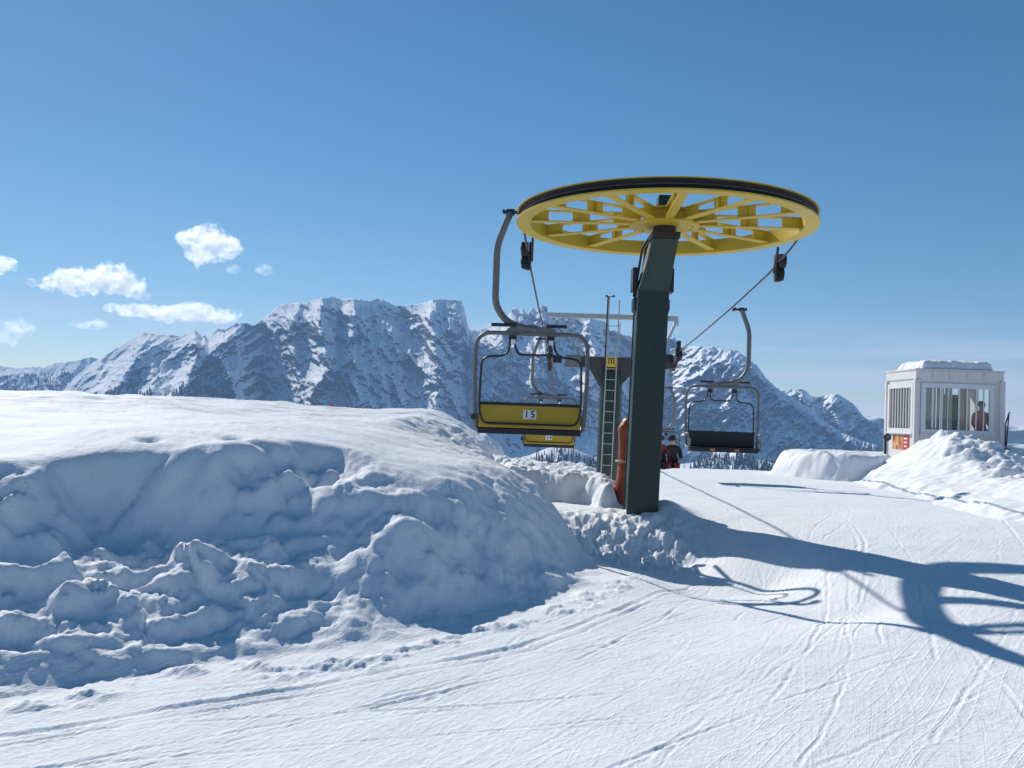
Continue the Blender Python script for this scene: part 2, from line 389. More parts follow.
# ------------------------------------------------------------------ snow ground
FOOT = [(-30, -14), (-9, -1.0), (-4.6, 2.6), (-2.45, 4.45), (-1.75, 5.0), (-1.14, 5.25), (-0.55, 5.65), (-0.08, 6.25), (0.35, 6.85), (0.72, 7.65), (1.02, 8.55)]
FLANK = [(1.02, 8.55), (0.88, 9.25), (0.60, 9.9), (0.36, 10.5), (0.12, 11.3), (0.10, 12.2), (0.15, 14), (0.3, 18), (0.6, 25)]
BANKPOLY = FOOT + FLANK[1:] + [(-200, 25), (-200, -14)]
rngt = np.random.RandomState(5)
TRACKS = []
def add_track(p0, ang, ln, curv, w, dep):
    pts = [p0]; a = ang
    n = 14
    for i in range(n):
        a += curv / n; x, y = pts[-1]; pts.append((x + math.sin(a) * ln / n, y + math.cos(a) * ln / n))
    TRACKS.append((pts, w, dep))
for k in range(130):
    x0 = rngt.uniform(-3.2, 5.0); y0 = rngt.uniform(3.2, 10.5); a0 = R(46 - 7 * x0 + rngt.normal(0, 10))
    add_track((x0, y0), a0, rngt.uniform(1.2, 5.0), rngt.normal(-0.15, 0.22), rngt.uniform(0.007, 0.014), rngt.uniform(0.002, 0.007))
for off, dep, w in ((0.20, 0.016, 0.02), (0.31, 0.010, 0.014), (0.62, 0.007, 0.012)):
    pts = [(-4.4 + off * .7, 2.35 - off * .75), (-2.3 + off * .7, 4.2 - off * .7), (-1.1 + off * .75, 4.98 - off * .65), (-0.05 + off * .8, 5.8 - off * .45), (0.62 + off * .7, 6.75 - off * .3), (1.15 + off * .5, 7.7 - off * .2), (1.6 + off * .4, 8.6)]
    TRACKS.append((pts, w, dep))

def ground_base(x, y):
    r = np.hypot(x, y)
    yy = np.where(y > 0, y, y * 0.6)
    g = -1.65 + 0.065 * yy - 0.065 * np.maximum(yy - 9.6, 0) + 0 * x
    s = np.clip((yy - 8.2) / 2.8, 0, 1); g = np.where(yy > 8.2, -1.65 + 0.065 * (8.2 + 2.8 * (s - s * s / 2)), -1.65 + 0.065 * yy)
    # hollow in front of the mast and the bank
    hp = [(-3.0, 4.9, 0.04), (-1.2, 5.8, 0.08), (0.35, 7.7, 0.15), (0.98, 9.40, 0.34), (1.60, 9.35, 0.42), (2.10, 8.3, 0.36), (2.5, 7.1, 0.20), (2.8, 6.3, 0.05), (3.2, 5.0, 0.01)]
    num = 0; den = 0; sid = 0
    best = np.full(np.shape(g), 1e9)
    for (ax, ay, ad), (bx, by, bd) in zip(hp[:-1], hp[1:]):
        vx, vy = bx - ax, by - ay; ll = vx * vx + vy * vy
        tt = np.clip(((x - ax) * vx + (y - ay) * vy) / ll, 0, 1)
        dd = np.hypot(x - ax - tt * vx, y - ay - tt * vy); w_ = 1.0 / (dd * dd + 0.08) ** 2
        num = num + w_ * (ad + (bd - ad) * tt); den = den + w_; best = np.minimum(best, dd)
        sid = sid + w_ * ((x - ax) * vy - (y - ay) * vx) / math.sqrt(ll)
    # gentle towards the camera, a steeper bank of its own towards the mast
    wd_ = 0.43 + 1.7 * sst(-0.1, 0.6, sid / den)
    b2 = np.maximum(den ** -0.5 - 0.055, 0)      # a soft minimum, so the branches meet without a crease
    g = g - num / den * np.exp(-b2 / wd_ ** 2)
    # edge of the shoulder: where the hill breaks away towards the valley
    t = x / np.maximum(y, 0.5)
    E = 17.5 - 2.5 * sst(-0.14, 0.02, t) - 1.0 * sst(0.0, 0.05, t) + 6.0 * sst(0.125, 0.17, t) + 18 * sst(0.28, 0.34, t) + 6 * sst(-0.2, -0.5, t)
    rr = np.where(y > 0, y, 0) + 0.25 * np.abs(x) * (np.abs(t) > 1)
    u = np.maximum(rr - E, 0)
    drop = 0.42 * u * u / (u + 3.0)
    far = np.maximum(r - 40, 0)
    g = g - drop - np.where(y > 0, 0, 0.12 * far * far / (far + 60))
    return g

def ground(x, y):
    r = np.hypot(x, y)
    near = r < 60
    g = ground_base(x, y)
    piste = np.ones(x.shape)
    # warp the outlines so nothing runs straight
    wx = x + 0.16 * fbm(x / 0.9, y / 0.9, 3, 3) + 0.05 * fbm(x / 0.22, y / 0.22, 3, 5); wy = y + 0.16 * fbm(x / 0.9, y / 0.9, 3, 4) + 0.05 * fbm(x / 0.22, y / 0.22, 3, 6)
    ins = inside(wx, wy, BANKPOLY)
    d1 = np.where(ins, polyd(wx, wy, FOOT), 0); d2 = np.where(ins, polyd(wx, wy, FLANK), 0)
    P = -0.43 + 0.24 * sst(-0.4, -2.0, x) * sst(14, 7, y) - 0.13 * np.exp(-(((x + 2.8) / 1.7) ** 2 + ((y - 13.8) / 3) ** 2)) + 0.046 * (np.minimum(y, 15) - 6.0) + 0.012 * np.maximum(y - 15, 0) + 0.08 * fbm(x / 1.9, y / 1.9, 3, 9) + 0.05 * np.exp(-((x + 2.2) ** 2 + (y - 7.4) ** 2) / 1.5)
    P = P - np.maximum(g * 0 + (-1.0 - ground_base(x, y)), 0)
    P += 0.13 * np.exp(-(((x + 1.0) / 0.55) ** 2 + ((y - 13.2) / 0.8) ** 2)) + 0.03 * np.exp(-(((x + 0.6) / 0.25) ** 2 + ((y - 12.9) / 0.3) ** 2))
    lf = sst(-0.6, -1.5, x)
    w1 = 1.30 + 0.75 * lf + (0.14 + 0.14 * lf) * fbm(x / 0.9, y / 0.9, 3, 21)
    t = np.clip(d1 / w1, 0, 1)
    sA = t * t * (3 - 2 * t); sA = 0.6 * sA + 0.4 * sst(0.05, 0.8, t)
    tq = t + 0.05 * fbm(x / 0.5, y / 0.5, 2, 23); sB = 0.12 * sst(0.0, 0.12, tq) + 0.24 * sst(0.15, 0.50, tq) + 0.64 * sst(0.56, 0.97, tq)
    S = sA * (1 - lf) + sB * lf
    S2 = sst(0, 1.7, d2) * 0.5 + 0.5 * sst(0, 0.6, d2)
    rise = np.maximum(P - g, 0)
    bank = rise * S * S2
    # blocks and hollows on the shaded face
    fm = sst(0.0, 0.18, t) * sst(1.0, 0.72, t) * ins
    rel = rise * S2 / 0.8
    bx = x * 0.766 + y * 0.643; by = -x * 0.643 + y * 0.766
    blk = np.abs(fbm(bx / 0.62, by / 0.40, 3, 31)); blk2 = ridged(bx / 0.5 + 3, by / 0.33, 3, 41)
    face = fm * rel * ((0.09 + 0.04 * lf) * fbm(bx / 0.9, by / 0.5, 3, 33) + 0.09 * (0.35 - blk) * (0.12 + 0.6 * lf) + 0.06 * (blk2 - 0.5) * (0.12 + 0.75 * lf) + (0.12 + 0.7 * lf) * (0.020 * fbm(x / 0.13, y / 0.13, 3, 51) + 0.05 * fbm(bx / 0.34, by / 0.2, 4, 53, 0.6)) + (0.35 + 0.65 * lf) * 0.05 * fbm(bx / 0.55, by / 0.28, 3, 55))
    face -= 0.05 * fm * rel * (0.3 + 0.7 * lf) * sst(0.78, 0.96, ridged(bx / 0.75 + 5, by / 0.36, 2, 57)) - fm * rel * 0.007 * fbm(x / 0.05, y / 0.05, 2, 59)
    # slumped slabs lying on the apron at the left, drawn out sideways
    u_ = x * 0.94 - y * 0.34 + 0.10 * fbm(x / 0.45, y / 0.45, 3, 65); v_ = x * 0.34 + y * 0.94 + 0.10 * fbm(x / 0.45, y / 0.45, 3, 66)
    l1 = lumps(u_ / 1.3, v_ / 0.56, 61, 0.34, 0.62, 0.8); l2 = lumps(u_ / 0.42 + 3, v_ / 0.24, 63, 0.25, 0.6, 0.6)
    l1 = np.minimum(l1, 0.20 + 0.08 * fbm(x / 0.5, y / 0.5, 2, 67)) + 0.15 * l1
    lf2 = sst(-1.0, -1.7, x)
    face += lf2 * rel * ins * sst(0.0, 0.20, t) * sst(0.66, 0.44, t) * (0.36 * l1 + 0.035 * l2 + 0.03 * (ridged(u_ / 0.5, v_ / 0.2, 4, 68, 0.55) - 0.45))
    # grooves of the wind and old footprints on the plateau
    pl = ins * sst(0.85, 1.1, t) * sst(0.3, 1.6, d2)
    plate = pl * (0.010 * fbm(x / 0.5, y / 0.16, 3, 71) + 0.08 * sst(9.5, 11.5, y) * ridged(x / 2.4 + 0.2 * y, y / 0.6, 3, 73) * sst(0.3, -2, x) + 0.006 * fbm(x / 0.08, y / 0.08, 2, 75))
    for fx, fy in ((-0.62, 9.3), (-0.55, 9.75), (-0.45, 10.1), (-1.9, 6.9), (-2.05, 7.2), (-2.6, 7.0), (0.05, 9.9), (0.12, 9.5), (-0.15, 11.0), (-0.2, 10.5)):
        plate -= 0.05 * np.exp(-(((x - fx) / 0.09) ** 2 + ((y - fy) / 0.07) ** 2)) * ins
    # scoop torn out of the crest at the left
    plate -= 0.20 * np.exp(-(((x + 2.45) / 0.33) ** 2 + ((y - 6.35) / 0.30) ** 2)) * ins + 0.10 * np.exp(-(((x + 2.75) / 0.22) ** 2 + ((y - 6.3) / 0.13) ** 2)) * ins
    plate += ins * 0.05 * np.exp(-(((x + 0.75) / 0.6) ** 2 + ((y - 13.0) / 0.9) ** 2)) * (lumps(x / 0.2, y / 0.2, 77, 0.2, 0.55, 0.7) + fbm(x / 0.2, y / 0.2, 3, 78))
    # rough flank above the mast clearing
    fl = ins * sst(1.7, 0.6, d2) * sst(0.0, 0.12, d2) * sst(0.5, 0.9, t)
    flank = fl * (0.03 * lumps(x / 0.16, y / 0.16, 81, 0.15, 0.5, 0.6) * 0.5 + 0.02 * fbm(x / 0.11, y / 0.11, 3, 83))
    # the cut snow wall behind the clearing
    WALL = [(-0.2, 11.0), (0.35, 11.45), (0.62, 11.25), (0.88, 11.4), (1.0, 10.85), (1.3, 10.86), (1.45, 11.3), (1.55, 12.4), (1.2, 14), (-0.4, 14)]
    wi = inside(wx, wy, WALL); wd = np.where(wi, polyd(wx, wy, WALL + WALL[:1]), 0)
    wall = (0.31 + 0.07 * sst(0.7, 0.1, x) - 0.10 * sst(1.05, 1.3, x) + 0.05 * fbm(x / 0.4, y / 0.3, 2, 91)) * sst(0, 0.24, wd)
    wall += wi * sst(0, 0.1, wd) * (0.05 * fbm(x / 0.12, y / 0.2, 3, 93))
    extra = np.maximum(bank + face + plate + flank, wall)
    # loose clods round the mast foot
    cm = np.exp(-(((x - 1.1) / 0.55) ** 2 + ((y - 9.85) / 0.7) ** 2)) 
    cl2 = np.exp(-(((x - 1.5) / 0.45) ** 2 + ((y - 9.75) / 0.4) ** 2))
    clod = np.clip(cm + cl2, 0, 1) * (0.02 + 0.07 * fbm(x / 0.35, y / 0.35, 3, 101) + 0.07 * lumps(wx / 0.14, wy / 0.14, 103, 0.15, 0.5, 0.6) + 0.085 * fbm(x / 0.12, y / 0.12, 4, 105, 0.65))
    clod += 0.12 * np.exp(-(((x - 1.75) / 0.22) ** 2 + ((y - 10.7) / 0.5) ** 2)) 
    # broken berm along the foot of the bank
    db = polyd(wx, wy, [(p[0] + 0.10, p[1] - 0.12) for p in FOOT[2:]])
    berm = np.exp(-(db / 0.11) ** 2) * np.maximum(0.0, 0.004 + 0.06 * fbm(bx / 0.32, by / 0.2, 4, 113, 0.6) + 0.006 * ridged(bx / 0.14, by / 0.1, 3, 115))
    berm *= sst(9.0, 7.4, y)
    piste = sst(0.35, 0.0, d1 * ins + 0.0) * (1 - np.clip(cm * 1.3, 0, 1)) * (1 - wi)
    z = g + extra + clod + berm
    # worked piste
    pist = piste * (0.018 * fbm(x / 1.4, y / 1.4, 3, 121) + 0.0035 * fbm(bx / 0.05, by / 0.35, 2, 123) + 0.0012 * fbm(x / 0.07, y / 0.07, 2, 125))
    z = z + pist
    for pts, w, dep in TRACKS:
        xs = [p[0] for p in pts]; ys = [p[1] for p in pts]
        sel = np.nonzero((x > min(xs) - 0.2) & (x < max(xs) + 0.2) & (y > min(ys) - 0.2) & (y < max(ys) + 0.2))
        if len(sel[0]) == 0: continue
        xx, yy2 = x[sel], y[sel]
        d = polyd(xx + 0.02 * fbm(xx / 0.4, yy2 / 0.4, 2, 131), yy2, pts)
        br = 0.55 + 0.6 * perlin(xx / 0.5, yy2 / 0.5, 133)
        z[sel] += piste[sel] * dep * br * (-np.exp(-(d / w) ** 2) + 0.55 * np.exp(-((d - 1.9 * w) / (0.7 * w)) ** 2))
    return np.where(near, z, g), piste

def build_ground():
    rr = [0.5, 0.9, 1.4, 1.9, 2.4]
    while rr[-1] < 20: rr.append(rr[-1] + min(max(0.012, 0.0006 * rr[-1] ** 2), 0.038))
    while rr[-1] < 45: rr.append(rr[-1] * 1.006)
    while rr[-1] < 6900: rr.append(rr[-1] * 1.035)
    rr = np.array(rr)
    a = list(np.arange(-50, -33, 0.14)) + list(np.arange(-33, 33, 0.075)) + list(np.arange(33, 47.01, 0.14)) + list(np.arange(48.5, 309, 2.2))
    a = np.radians(np.array(a))
    Rr, A = np.meshgrid(rr, a, indexing='ij')
    X = Rr * np.sin(A); Y = Rr * np.cos(A)
    nearrow = int(np.searchsorted(rr, 60))
    Z = np.empty_like(X); Pm = np.zeros_like(X)
    Z[:nearrow], Pm[:nearrow] = ground(X[:nearrow], Y[:nearrow])
    gb = ground_base(X[nearrow:], Y[nearrow:])
    # far: down to the valley floor, up again to hills at the rim
    rf = Rr[nearrow:]
    floor = -470 + 90 * fbm(X[nearrow:] / 900, Y[nearrow:] / 900, 4, 201) + 470 * sst(4300, 6600, rf) * (1 + 0.22 * fbm(A[nearrow:] * 9 + 3, rf / 2500, 4, 203))
    side = sst(60, 700, rf)
    Z[nearrow:] = np.maximum(gb, floor) * 1.0
    k = 40.0
    Z[nearrow:] = np.maximum(gb, floor) + 0
    return grid_mesh('snow_ground', X, Y, Z, M_snow, wrap=True, attrs={'piste': Pm, 'wood': sst(300, 1500, Rr)})
sg = build_ground(); tag(sg, 'white snow slope with ski tracks and a tall shovelled bank at the left', 'snow', kind='structure')
def gz(x, y):
    z, _ = ground(np.array([[float(x)]]), np.array([[float(y)]])); return float(z[0, 0])

# ------------------------------------------------------------------ mountains: relief sheets some kilometres away
MT = {}
def mountain(name, sky_pts, dist, base_py, material, label, run=450, cliff=0.55, steep=0.35, amp=(80, 34, 13, 5), freq=(170, 60, 22, 8), vst=2.0, shear=0.4, spurs=(), seed=0, step=0.75, rows=230, jag=0.6, dskew=0.0, gentle=None, ends=None, strata=0.3):
    xs = [p[0] for p in sky_pts]; ys = [p[1] for p in sky_pts]
    px = np.arange(xs[0], xs[-1] + step, step); top = np.interp(px, xs, ys)
    top = top + jag * fbm(px / 3.0, 0 * px + seed, 4, seed + 1, 0.6)
    bp = np.interp(px, [p[0] for p in base_py], [p[1] for p in base_py]); bp = np.maximum(bp, top + 6)
    s = np.linspace(0, 1, rows)[:, None] ** 1.0
    PY = top[None] + (bp - top)[None] * s; PX = np.broadcast_to(px[None], PY.shape)
    mpp = dist / F
    U = PX * mpp; V = PY * mpp                      # metres on the face
    # depth from the ridge forward: a steep wall, then a talus apron
    cf = cliff + 0.1 * fbm(px / 40.0, 0 * px + 9 + seed, 3, seed + 5)[None]
    D = np.where(s < cf, run * steep * (s / cf), run * steep + run * (1 - steep) * ((s - cf) / (1 - cf)) ** 0.9)
    gsc = 1.0
    if gentle is not None: gsc = np.interp(px, [p[0] for p in gentle], [p[1] for p in gentle])[None]
    D = D * gsc
    Us = U + shear * V
    wU = Us + 25 * fbm(U / 130, V / 130, 3, seed + 11); wV = V + 25 * fbm(U / 130, V / 130, 3, seed + 12)
    disp = amp[0] * (ridged(wU / freq[0], wV / (freq[0] * vst), 3, seed + 21) - 0.45)
    disp = disp + amp[1] * (ridged(wU / freq[1], wV / (freq[1] * vst * 0.8), 3, seed + 31) - 0.45)
    rock = 1.0 - 0.78 * sst(cf + 0.02, cf + 0.22, s)
    disp = disp * (1.0 - 0.35 * sst(cf, cf + 0.25, s)) + 1.1 * amp[0] * fbm(wU / (freq[0] * 2.6), wV / (freq[0] * 3.4), 3, seed + 91)
    disp = disp + rock * (amp[2] * fbm(wU / freq[2], wV / (freq[2] * 1.1), 3, seed + 41) + amp[3] * fbm(U / freq[3], V / freq[3], 2, seed + 51))
    disp = disp + rock * amp[2] * strata * fbm(wU / 150, (wV + 0.25 * U) / 24, 3, seed + 61)           # strata and ledges
    for pts, w, h in spurs:
        d = polyd(PX + 3 * fbm(PX / 9, PY / 9, 3, seed + 71), PY, pts); disp = disp + 1.7 * h * np.exp(-(d / w) ** 1.3)
    disp = disp * (0.35 + 0.65 * sst(0, 0.1, s))
    K = dist - D - disp + dskew * (PX - px.mean())
    if ends: K = K + np.interp(px, [p[0] for p in ends], [p[1] for p in ends])[None]
    d = ray(PX, PY); P = d * (K / d[..., 1])[..., None]
    # the back of the ridge, falling away
    back = []
    for q, dz in ((60, -30), (220, -160), (700, -520)):
        b = P[0].copy(); sc = (b[:, 1] + q) / b[:, 1]; b[:, 0] *= sc; b[:, 1] *= sc; b[:, 2] += dz; back.append(b)
    P = np.concatenate([np.stack(back[::-1]), P], 0)
    o = grid_mesh(name, P[..., 0], P[..., 1], P[..., 2], material)
    tag(o, label, 'mountain', kind='structure')
    MT[name] = (px, PX, PY, K)
    return o

BASE = [(-80, 470), (300, 480), (560, 500), (900, 510), (1100, 520)]
mountain('far_mountain_ridge', [(-120, 372), (-60, 360), (-20, 362), (0, 365.6), (17.5, 368), (30, 367), (40, 366), (42, 368), (55, 362.7), (75, 361), (85, 357.7), (92, 357), (110, 362), (150, 372)], 5200, BASE, M_foot,
         'low blue far ridge beyond the snow bank at the left edge', run=900, cliff=0.4, steep=0.5, amp=(60, 40, 14, 5), seed=100, rows=130)
mountain('left_mountain_spur', [(60, 394), (75, 377), (92, 363), (100, 358.7), (128, 341), (143.6, 332), (158, 334), (175, 335), (181, 336), (195, 329.5), (201.5, 336.5), (205, 335), (208.5, 339.7), (213, 333), (218.6, 328.7), (225, 330), (236, 323), (246.7, 323), (253, 325.6), (262, 322), (280, 322), (300, 330)], 4300, BASE, M_mtn2,
         'sunlit snowy shoulder left of the main rock massif', run=1150, cliff=0.3, steep=0.3, amp=(100, 52, 17, 6), freq=(260, 80, 26, 9), shear=0.9, seed=200,
         spurs=[([(195, 330), (198, 350), (190, 375), (170, 410)], 9, 120), ([(143, 333), (135, 360), (110, 395)], 9, 90), ([(224, 330), (222, 360), (238, 400)], 10, 130)],
         gentle=[(60, 1.2), (190, 1.15), (215, 0.6), (300, 0.6)], ends=[(244, 0), (262, 500), (300, 1500)])
mountain('rock_massif', [(236, 345), (246, 334), (253, 326), (260, 320.5), (268.6, 314.7), (272.8, 310.5), (280, 305), (287, 303), (305.6, 303), (312, 301), (320, 298.7), (333, 296.8), (338, 298), (342, 298.7), (351, 298), (356, 300), (362, 299.6), (369, 301.4), (375, 299), (380, 297.8), (387.6, 302), (396, 306), (408, 305), (422, 303.5), (433, 299.5), (450, 299), (461.5, 300.8), (464, 308), (466.7, 319), (469, 329.5), (477, 331), (487, 326), (494, 322), (502, 325), (508, 316), (511, 310), (515.6, 306.6), (518, 310), (523.4, 309), (526, 313), (528, 313.6), (531, 309), (533, 308), (536, 310), (539, 309), (542, 305), (547, 306), (548.5, 316.7), (553, 318), (558, 314), (564, 317), (570, 314), (576, 318), (583, 318), (587.5, 316), (593, 319), (598.4, 320), (607.8, 322), (609.4, 330), (618.7, 331), (621.9, 334.7), (629.7, 336), (645, 340), (660, 341), (666, 340), (671.7, 338), (674.5, 336.5), (678.9, 346), (690, 352), (700, 360)], 4600, BASE, M_mtn,
         'huge shaded rock wall with jagged summit and snow ledges behind the chairlift', run=1150, cliff=0.52, steep=0.46, amp=(240, 95, 36, 10), freq=(210, 74, 27, 9), vst=2.2, shear=-0.35, seed=300, jag=1.7, ends=[(236, 560), (262, 420), (322, 0), (328, 60), (340, 190), (354, 20), (366, 190), (405, 290), (436, 10), (442, 60), (462, 170), (470, 330), (500, 290), (545, 80), (552, 170), (592, 70), (630, 220), (700, 340)],
         spurs=[([(322, 299), (318, 325), (324, 345), (330, 368), (312, 392), (306, 415)], 7, 120), ([(300, 304), (290, 330), (294, 352)], 7, 70), ([(349, 338), (352, 358), (366, 375), (372, 410)], 6, 75), ([(433, 300), (428, 325), (437, 350), (448, 372)], 7, 110), ([(385, 300), (392, 330), (400, 360), (402, 410)], 7, 70), ([(542, 306), (545, 345), (530, 390)], 7, 70), ([(500, 325), (505, 360), (490, 400)], 9, 70), ([(590, 318), (596, 350), (586, 390)], 7, 60)])
mountain('right_rock_massif', [(640, 372), (655, 358), (668, 350), (679, 347), (686, 347.3), (691.4, 345.8), (705, 347), (714, 347), (723, 349.2), (731, 349), (738.6, 351.4), (749.8, 360.4), (756.6, 365), (765.6, 377.3), (772.3, 384), (781.3, 391), (790, 396), (806, 407), (822, 420), (840, 432), (862, 441), (890, 449), (920, 456)], 4200, BASE, M_mtn2,
         'sunlit craggy massif right of the mast with long diagonal snow slope', run=1000, cliff=0.5, steep=0.45, amp=(180, 100, 44, 15), freq=(150, 56, 22, 8), vst=1.8, shear=0.75, seed=400, jag=1.2, ends=[(640, 1900), (664, 800), (682, 280), (742, 0), (760, 50), (800, 150), (900, 340)],
         spurs=[([(749, 360), (766, 380), (785, 396), (812, 415), (850, 438)], 8, 120), ([(700, 347), (706, 375), (690, 405)], 8, 70), ([(725, 350), (735, 380), (722, 420)], 8, 80)])
mountain('right_mountain_peak', [(740, 410), (765, 398), (780, 392), (788, 389.6), (794.8, 388.5), (801, 389), (806, 390.8), (809.4, 395), (817.2, 397.5), (821, 396), (826, 395.2), (835, 393), (842, 396.4), (851, 402), (857.7, 408.7), (863.3, 416.6), (869, 420), (875.6, 421), (881, 426.7), (890, 431), (915, 437), (960, 446)], 4900, BASE, M_mtn,
         'smaller dark peak with snowy top far behind the white hut', run=700, cliff=0.6, steep=0.45, amp=(150, 85, 38, 12), freq=(160, 58, 22, 8), shear=0.6, seed=500, jag=0.8,
         spurs=[([(800, 389), (806, 405), (815, 425)], 7, 90), ([(835, 394), (832, 410), (842, 430)], 7, 90)])
mountain('wooded_foothill', [(440, 492), (480, 470), (505, 462), (530, 455), (548, 448), (562, 446), (575, 449), (590, 456), (605, 459), (640, 463), (670, 465), (692, 463), (705, 458), (722, 456), (740, 456), (765, 461), (785, 466), (810, 472), (850, 480)], 2300, [(440, 520), (850, 530)], M_foot,
         'low dark wooded foothill just behind the snow crest', run=420, cliff=0.5, steep=0.5, amp=(30, 18, 6, 2), freq=(120, 45, 18, 7), seed=600, rows=70, jag=0.6)

def forest(areas):
    rng = np.random.RandomState(11); mb_v = []; mb_f = []; nb = 0
    for mt, poly, n, hmin, hmax in areas:
        px, PX, PY, K = MT[mt]
        xs = [p[0] for p in poly]; ys = [p[1] for p in poly]; k = 0
        while k < n:
            x = rng.uniform(min(xs), max(xs)); y = rng.uniform(min(ys), max(ys))
            if not inside(np.array([x]), np.array([y]), poly)[0]: continue
            k += 1
            c = int(np.argmin(np.abs(px - x))); r_ = int(np.argmin(np.abs(PY[:, c] - y)))
            if PY[r_, c] > y + 3: pass
            d = ray(PX[r_, c], PY[r_, c]); p = d * ((K[r_, c] - 1.0) / d[1])
            h = rng.uniform(hmin, hmax); w = h * rng.uniform(0.16, 0.26)
            # a conifer: three stacked skirts
            for q, (z0, z1, ww) in enumerate(((-0.15, 0.5, 1.0), (0.25, 0.78, 0.75), (0.55, 1.05, 0.5))):
                base = []
                ph = rng.uniform(0, 6)
                for j in range(6):
                    a = ph + j * math.pi / 3; rr_ = w * ww * rng.uniform(0.75, 1.2); base.append((p[0] + rr_ * math.cos(a), p[1] + rr_ * math.sin(a), p[2] + z0 * h))
                mb_v += base + [(p[0], p[1], p[2] + z1 * h)]
                mb_f += [(nb + j, nb + (j + 1) % 6, nb + 6) for j in range(6)] + [tuple(nb + j for j in range(5, -1, -1))]
                nb += 7
    me = bpy.data.meshes.new('forest'); me.from_pydata(mb_v, [], mb_f); me.materials.append(M_conifer); me.update()
    o = bpy.data.objects.new('forest', me); COL.objects.link(o)
    tag(o, 'dark conifer woods scattered over the lower mountain slopes', 'forest', kind='stuff')
forest([('left_mountain_spur', [(95, 405), (110, 392), (128, 382), (150, 390), (158, 408), (150, 415), (95, 412)], 190, 12, 24),
        ('left_mountain_spur', [(160, 402), (180, 388), (196, 381), (212, 388), (236, 402), (245, 415), (160, 415)], 330, 12, 24),
        ('left_mountain_spur', [(120, 376), (150, 372), (172, 380), (150, 390)], 20, 10, 16),
        ('far_mountain_ridge', [(0, 378), (60, 372), (110, 380), (110, 400), (0, 395)], 260, 12, 22),
        ('wooded_foothill', [(520, 462), (560, 450), (600, 462), (640, 470), (520, 470)], 150, 9, 17),
        ('wooded_foothill', [(690, 468), (700, 458), (740, 456), (790, 467), (830, 476), (690, 476)], 420, 8, 15),
        ('right_rock_massif', [(850, 446), (862, 441), (885, 448), (885, 456), (840, 455)], 120, 12, 22)])

# ------------------------------------------------------------------ haze
def haze():
    mb = MB(); mb.box((0, 0, 60), (15000, 15000, 1500)); 
    M = bpy.data.materials.new('thin_blue_haze'); M.use_nodes = True; t = M.node_tree; t.nodes.clear()
    o = N(t, 'ShaderNodeOutputMaterial'); v = N(t, 'ShaderNodeVolumePrincipled'); v.inputs['Density'].default_value = 7.5e-5; v.inputs['Color'].default_value = (0.35, 0.61, 1.0, 1); v.inputs['Anisotropy'].default_value = 0.1
    t.links.new(v.outputs[0], o.inputs['Volume'])
    ob = mb.build('haze', M); tag(ob, 'thin blue air between the slope and the mountains', 'haze', kind='stuff')
haze()

# ------------------------------------------------------------------ clouds
def cloud_mat(dens, name):
    M = bpy.data.materials.new(name); M.use_nodes = True; t = M.node_tree; t.nodes.clear(); l = t.links.new
    o = N(t, 'ShaderNodeOutputMaterial'); v = N(t, 'ShaderNodeVolumePrincipled'); v.inputs['Color'].default_value = (0.99, 0.99, 0.99, 1); v.inputs['Anisotropy'].default_value = 0.6
    g = N(t, 'ShaderNodeTexCoord'); n = N(t, 'ShaderNodeTexNoise'); n.inputs['Scale'].default_value = 0.011; n.inputs['Detail'].default_value = 8; n.inputs['Roughness'].default_value = 0.68
    l(g.outputs['Object'], n.inputs['Vector'])
    mr = N(t, 'ShaderNodeMapRange', interpolation_type='SMOOTHSTEP'); mr.inputs['From Min'].default_value = 0.42; mr.inputs['From Max'].default_value = 0.74; mr.inputs['To Max'].default_value = dens
    l(n.outputs['Fac'], mr.inputs['Value']); l(mr.outputs[0], v.inputs['Density']); l(v.outputs[0], o.inputs['Volume'])
    return M
CM = [cloud_mat(0.024, 'cumulus_vapour'), cloud_mat(0.007, 'thin_vapour')]
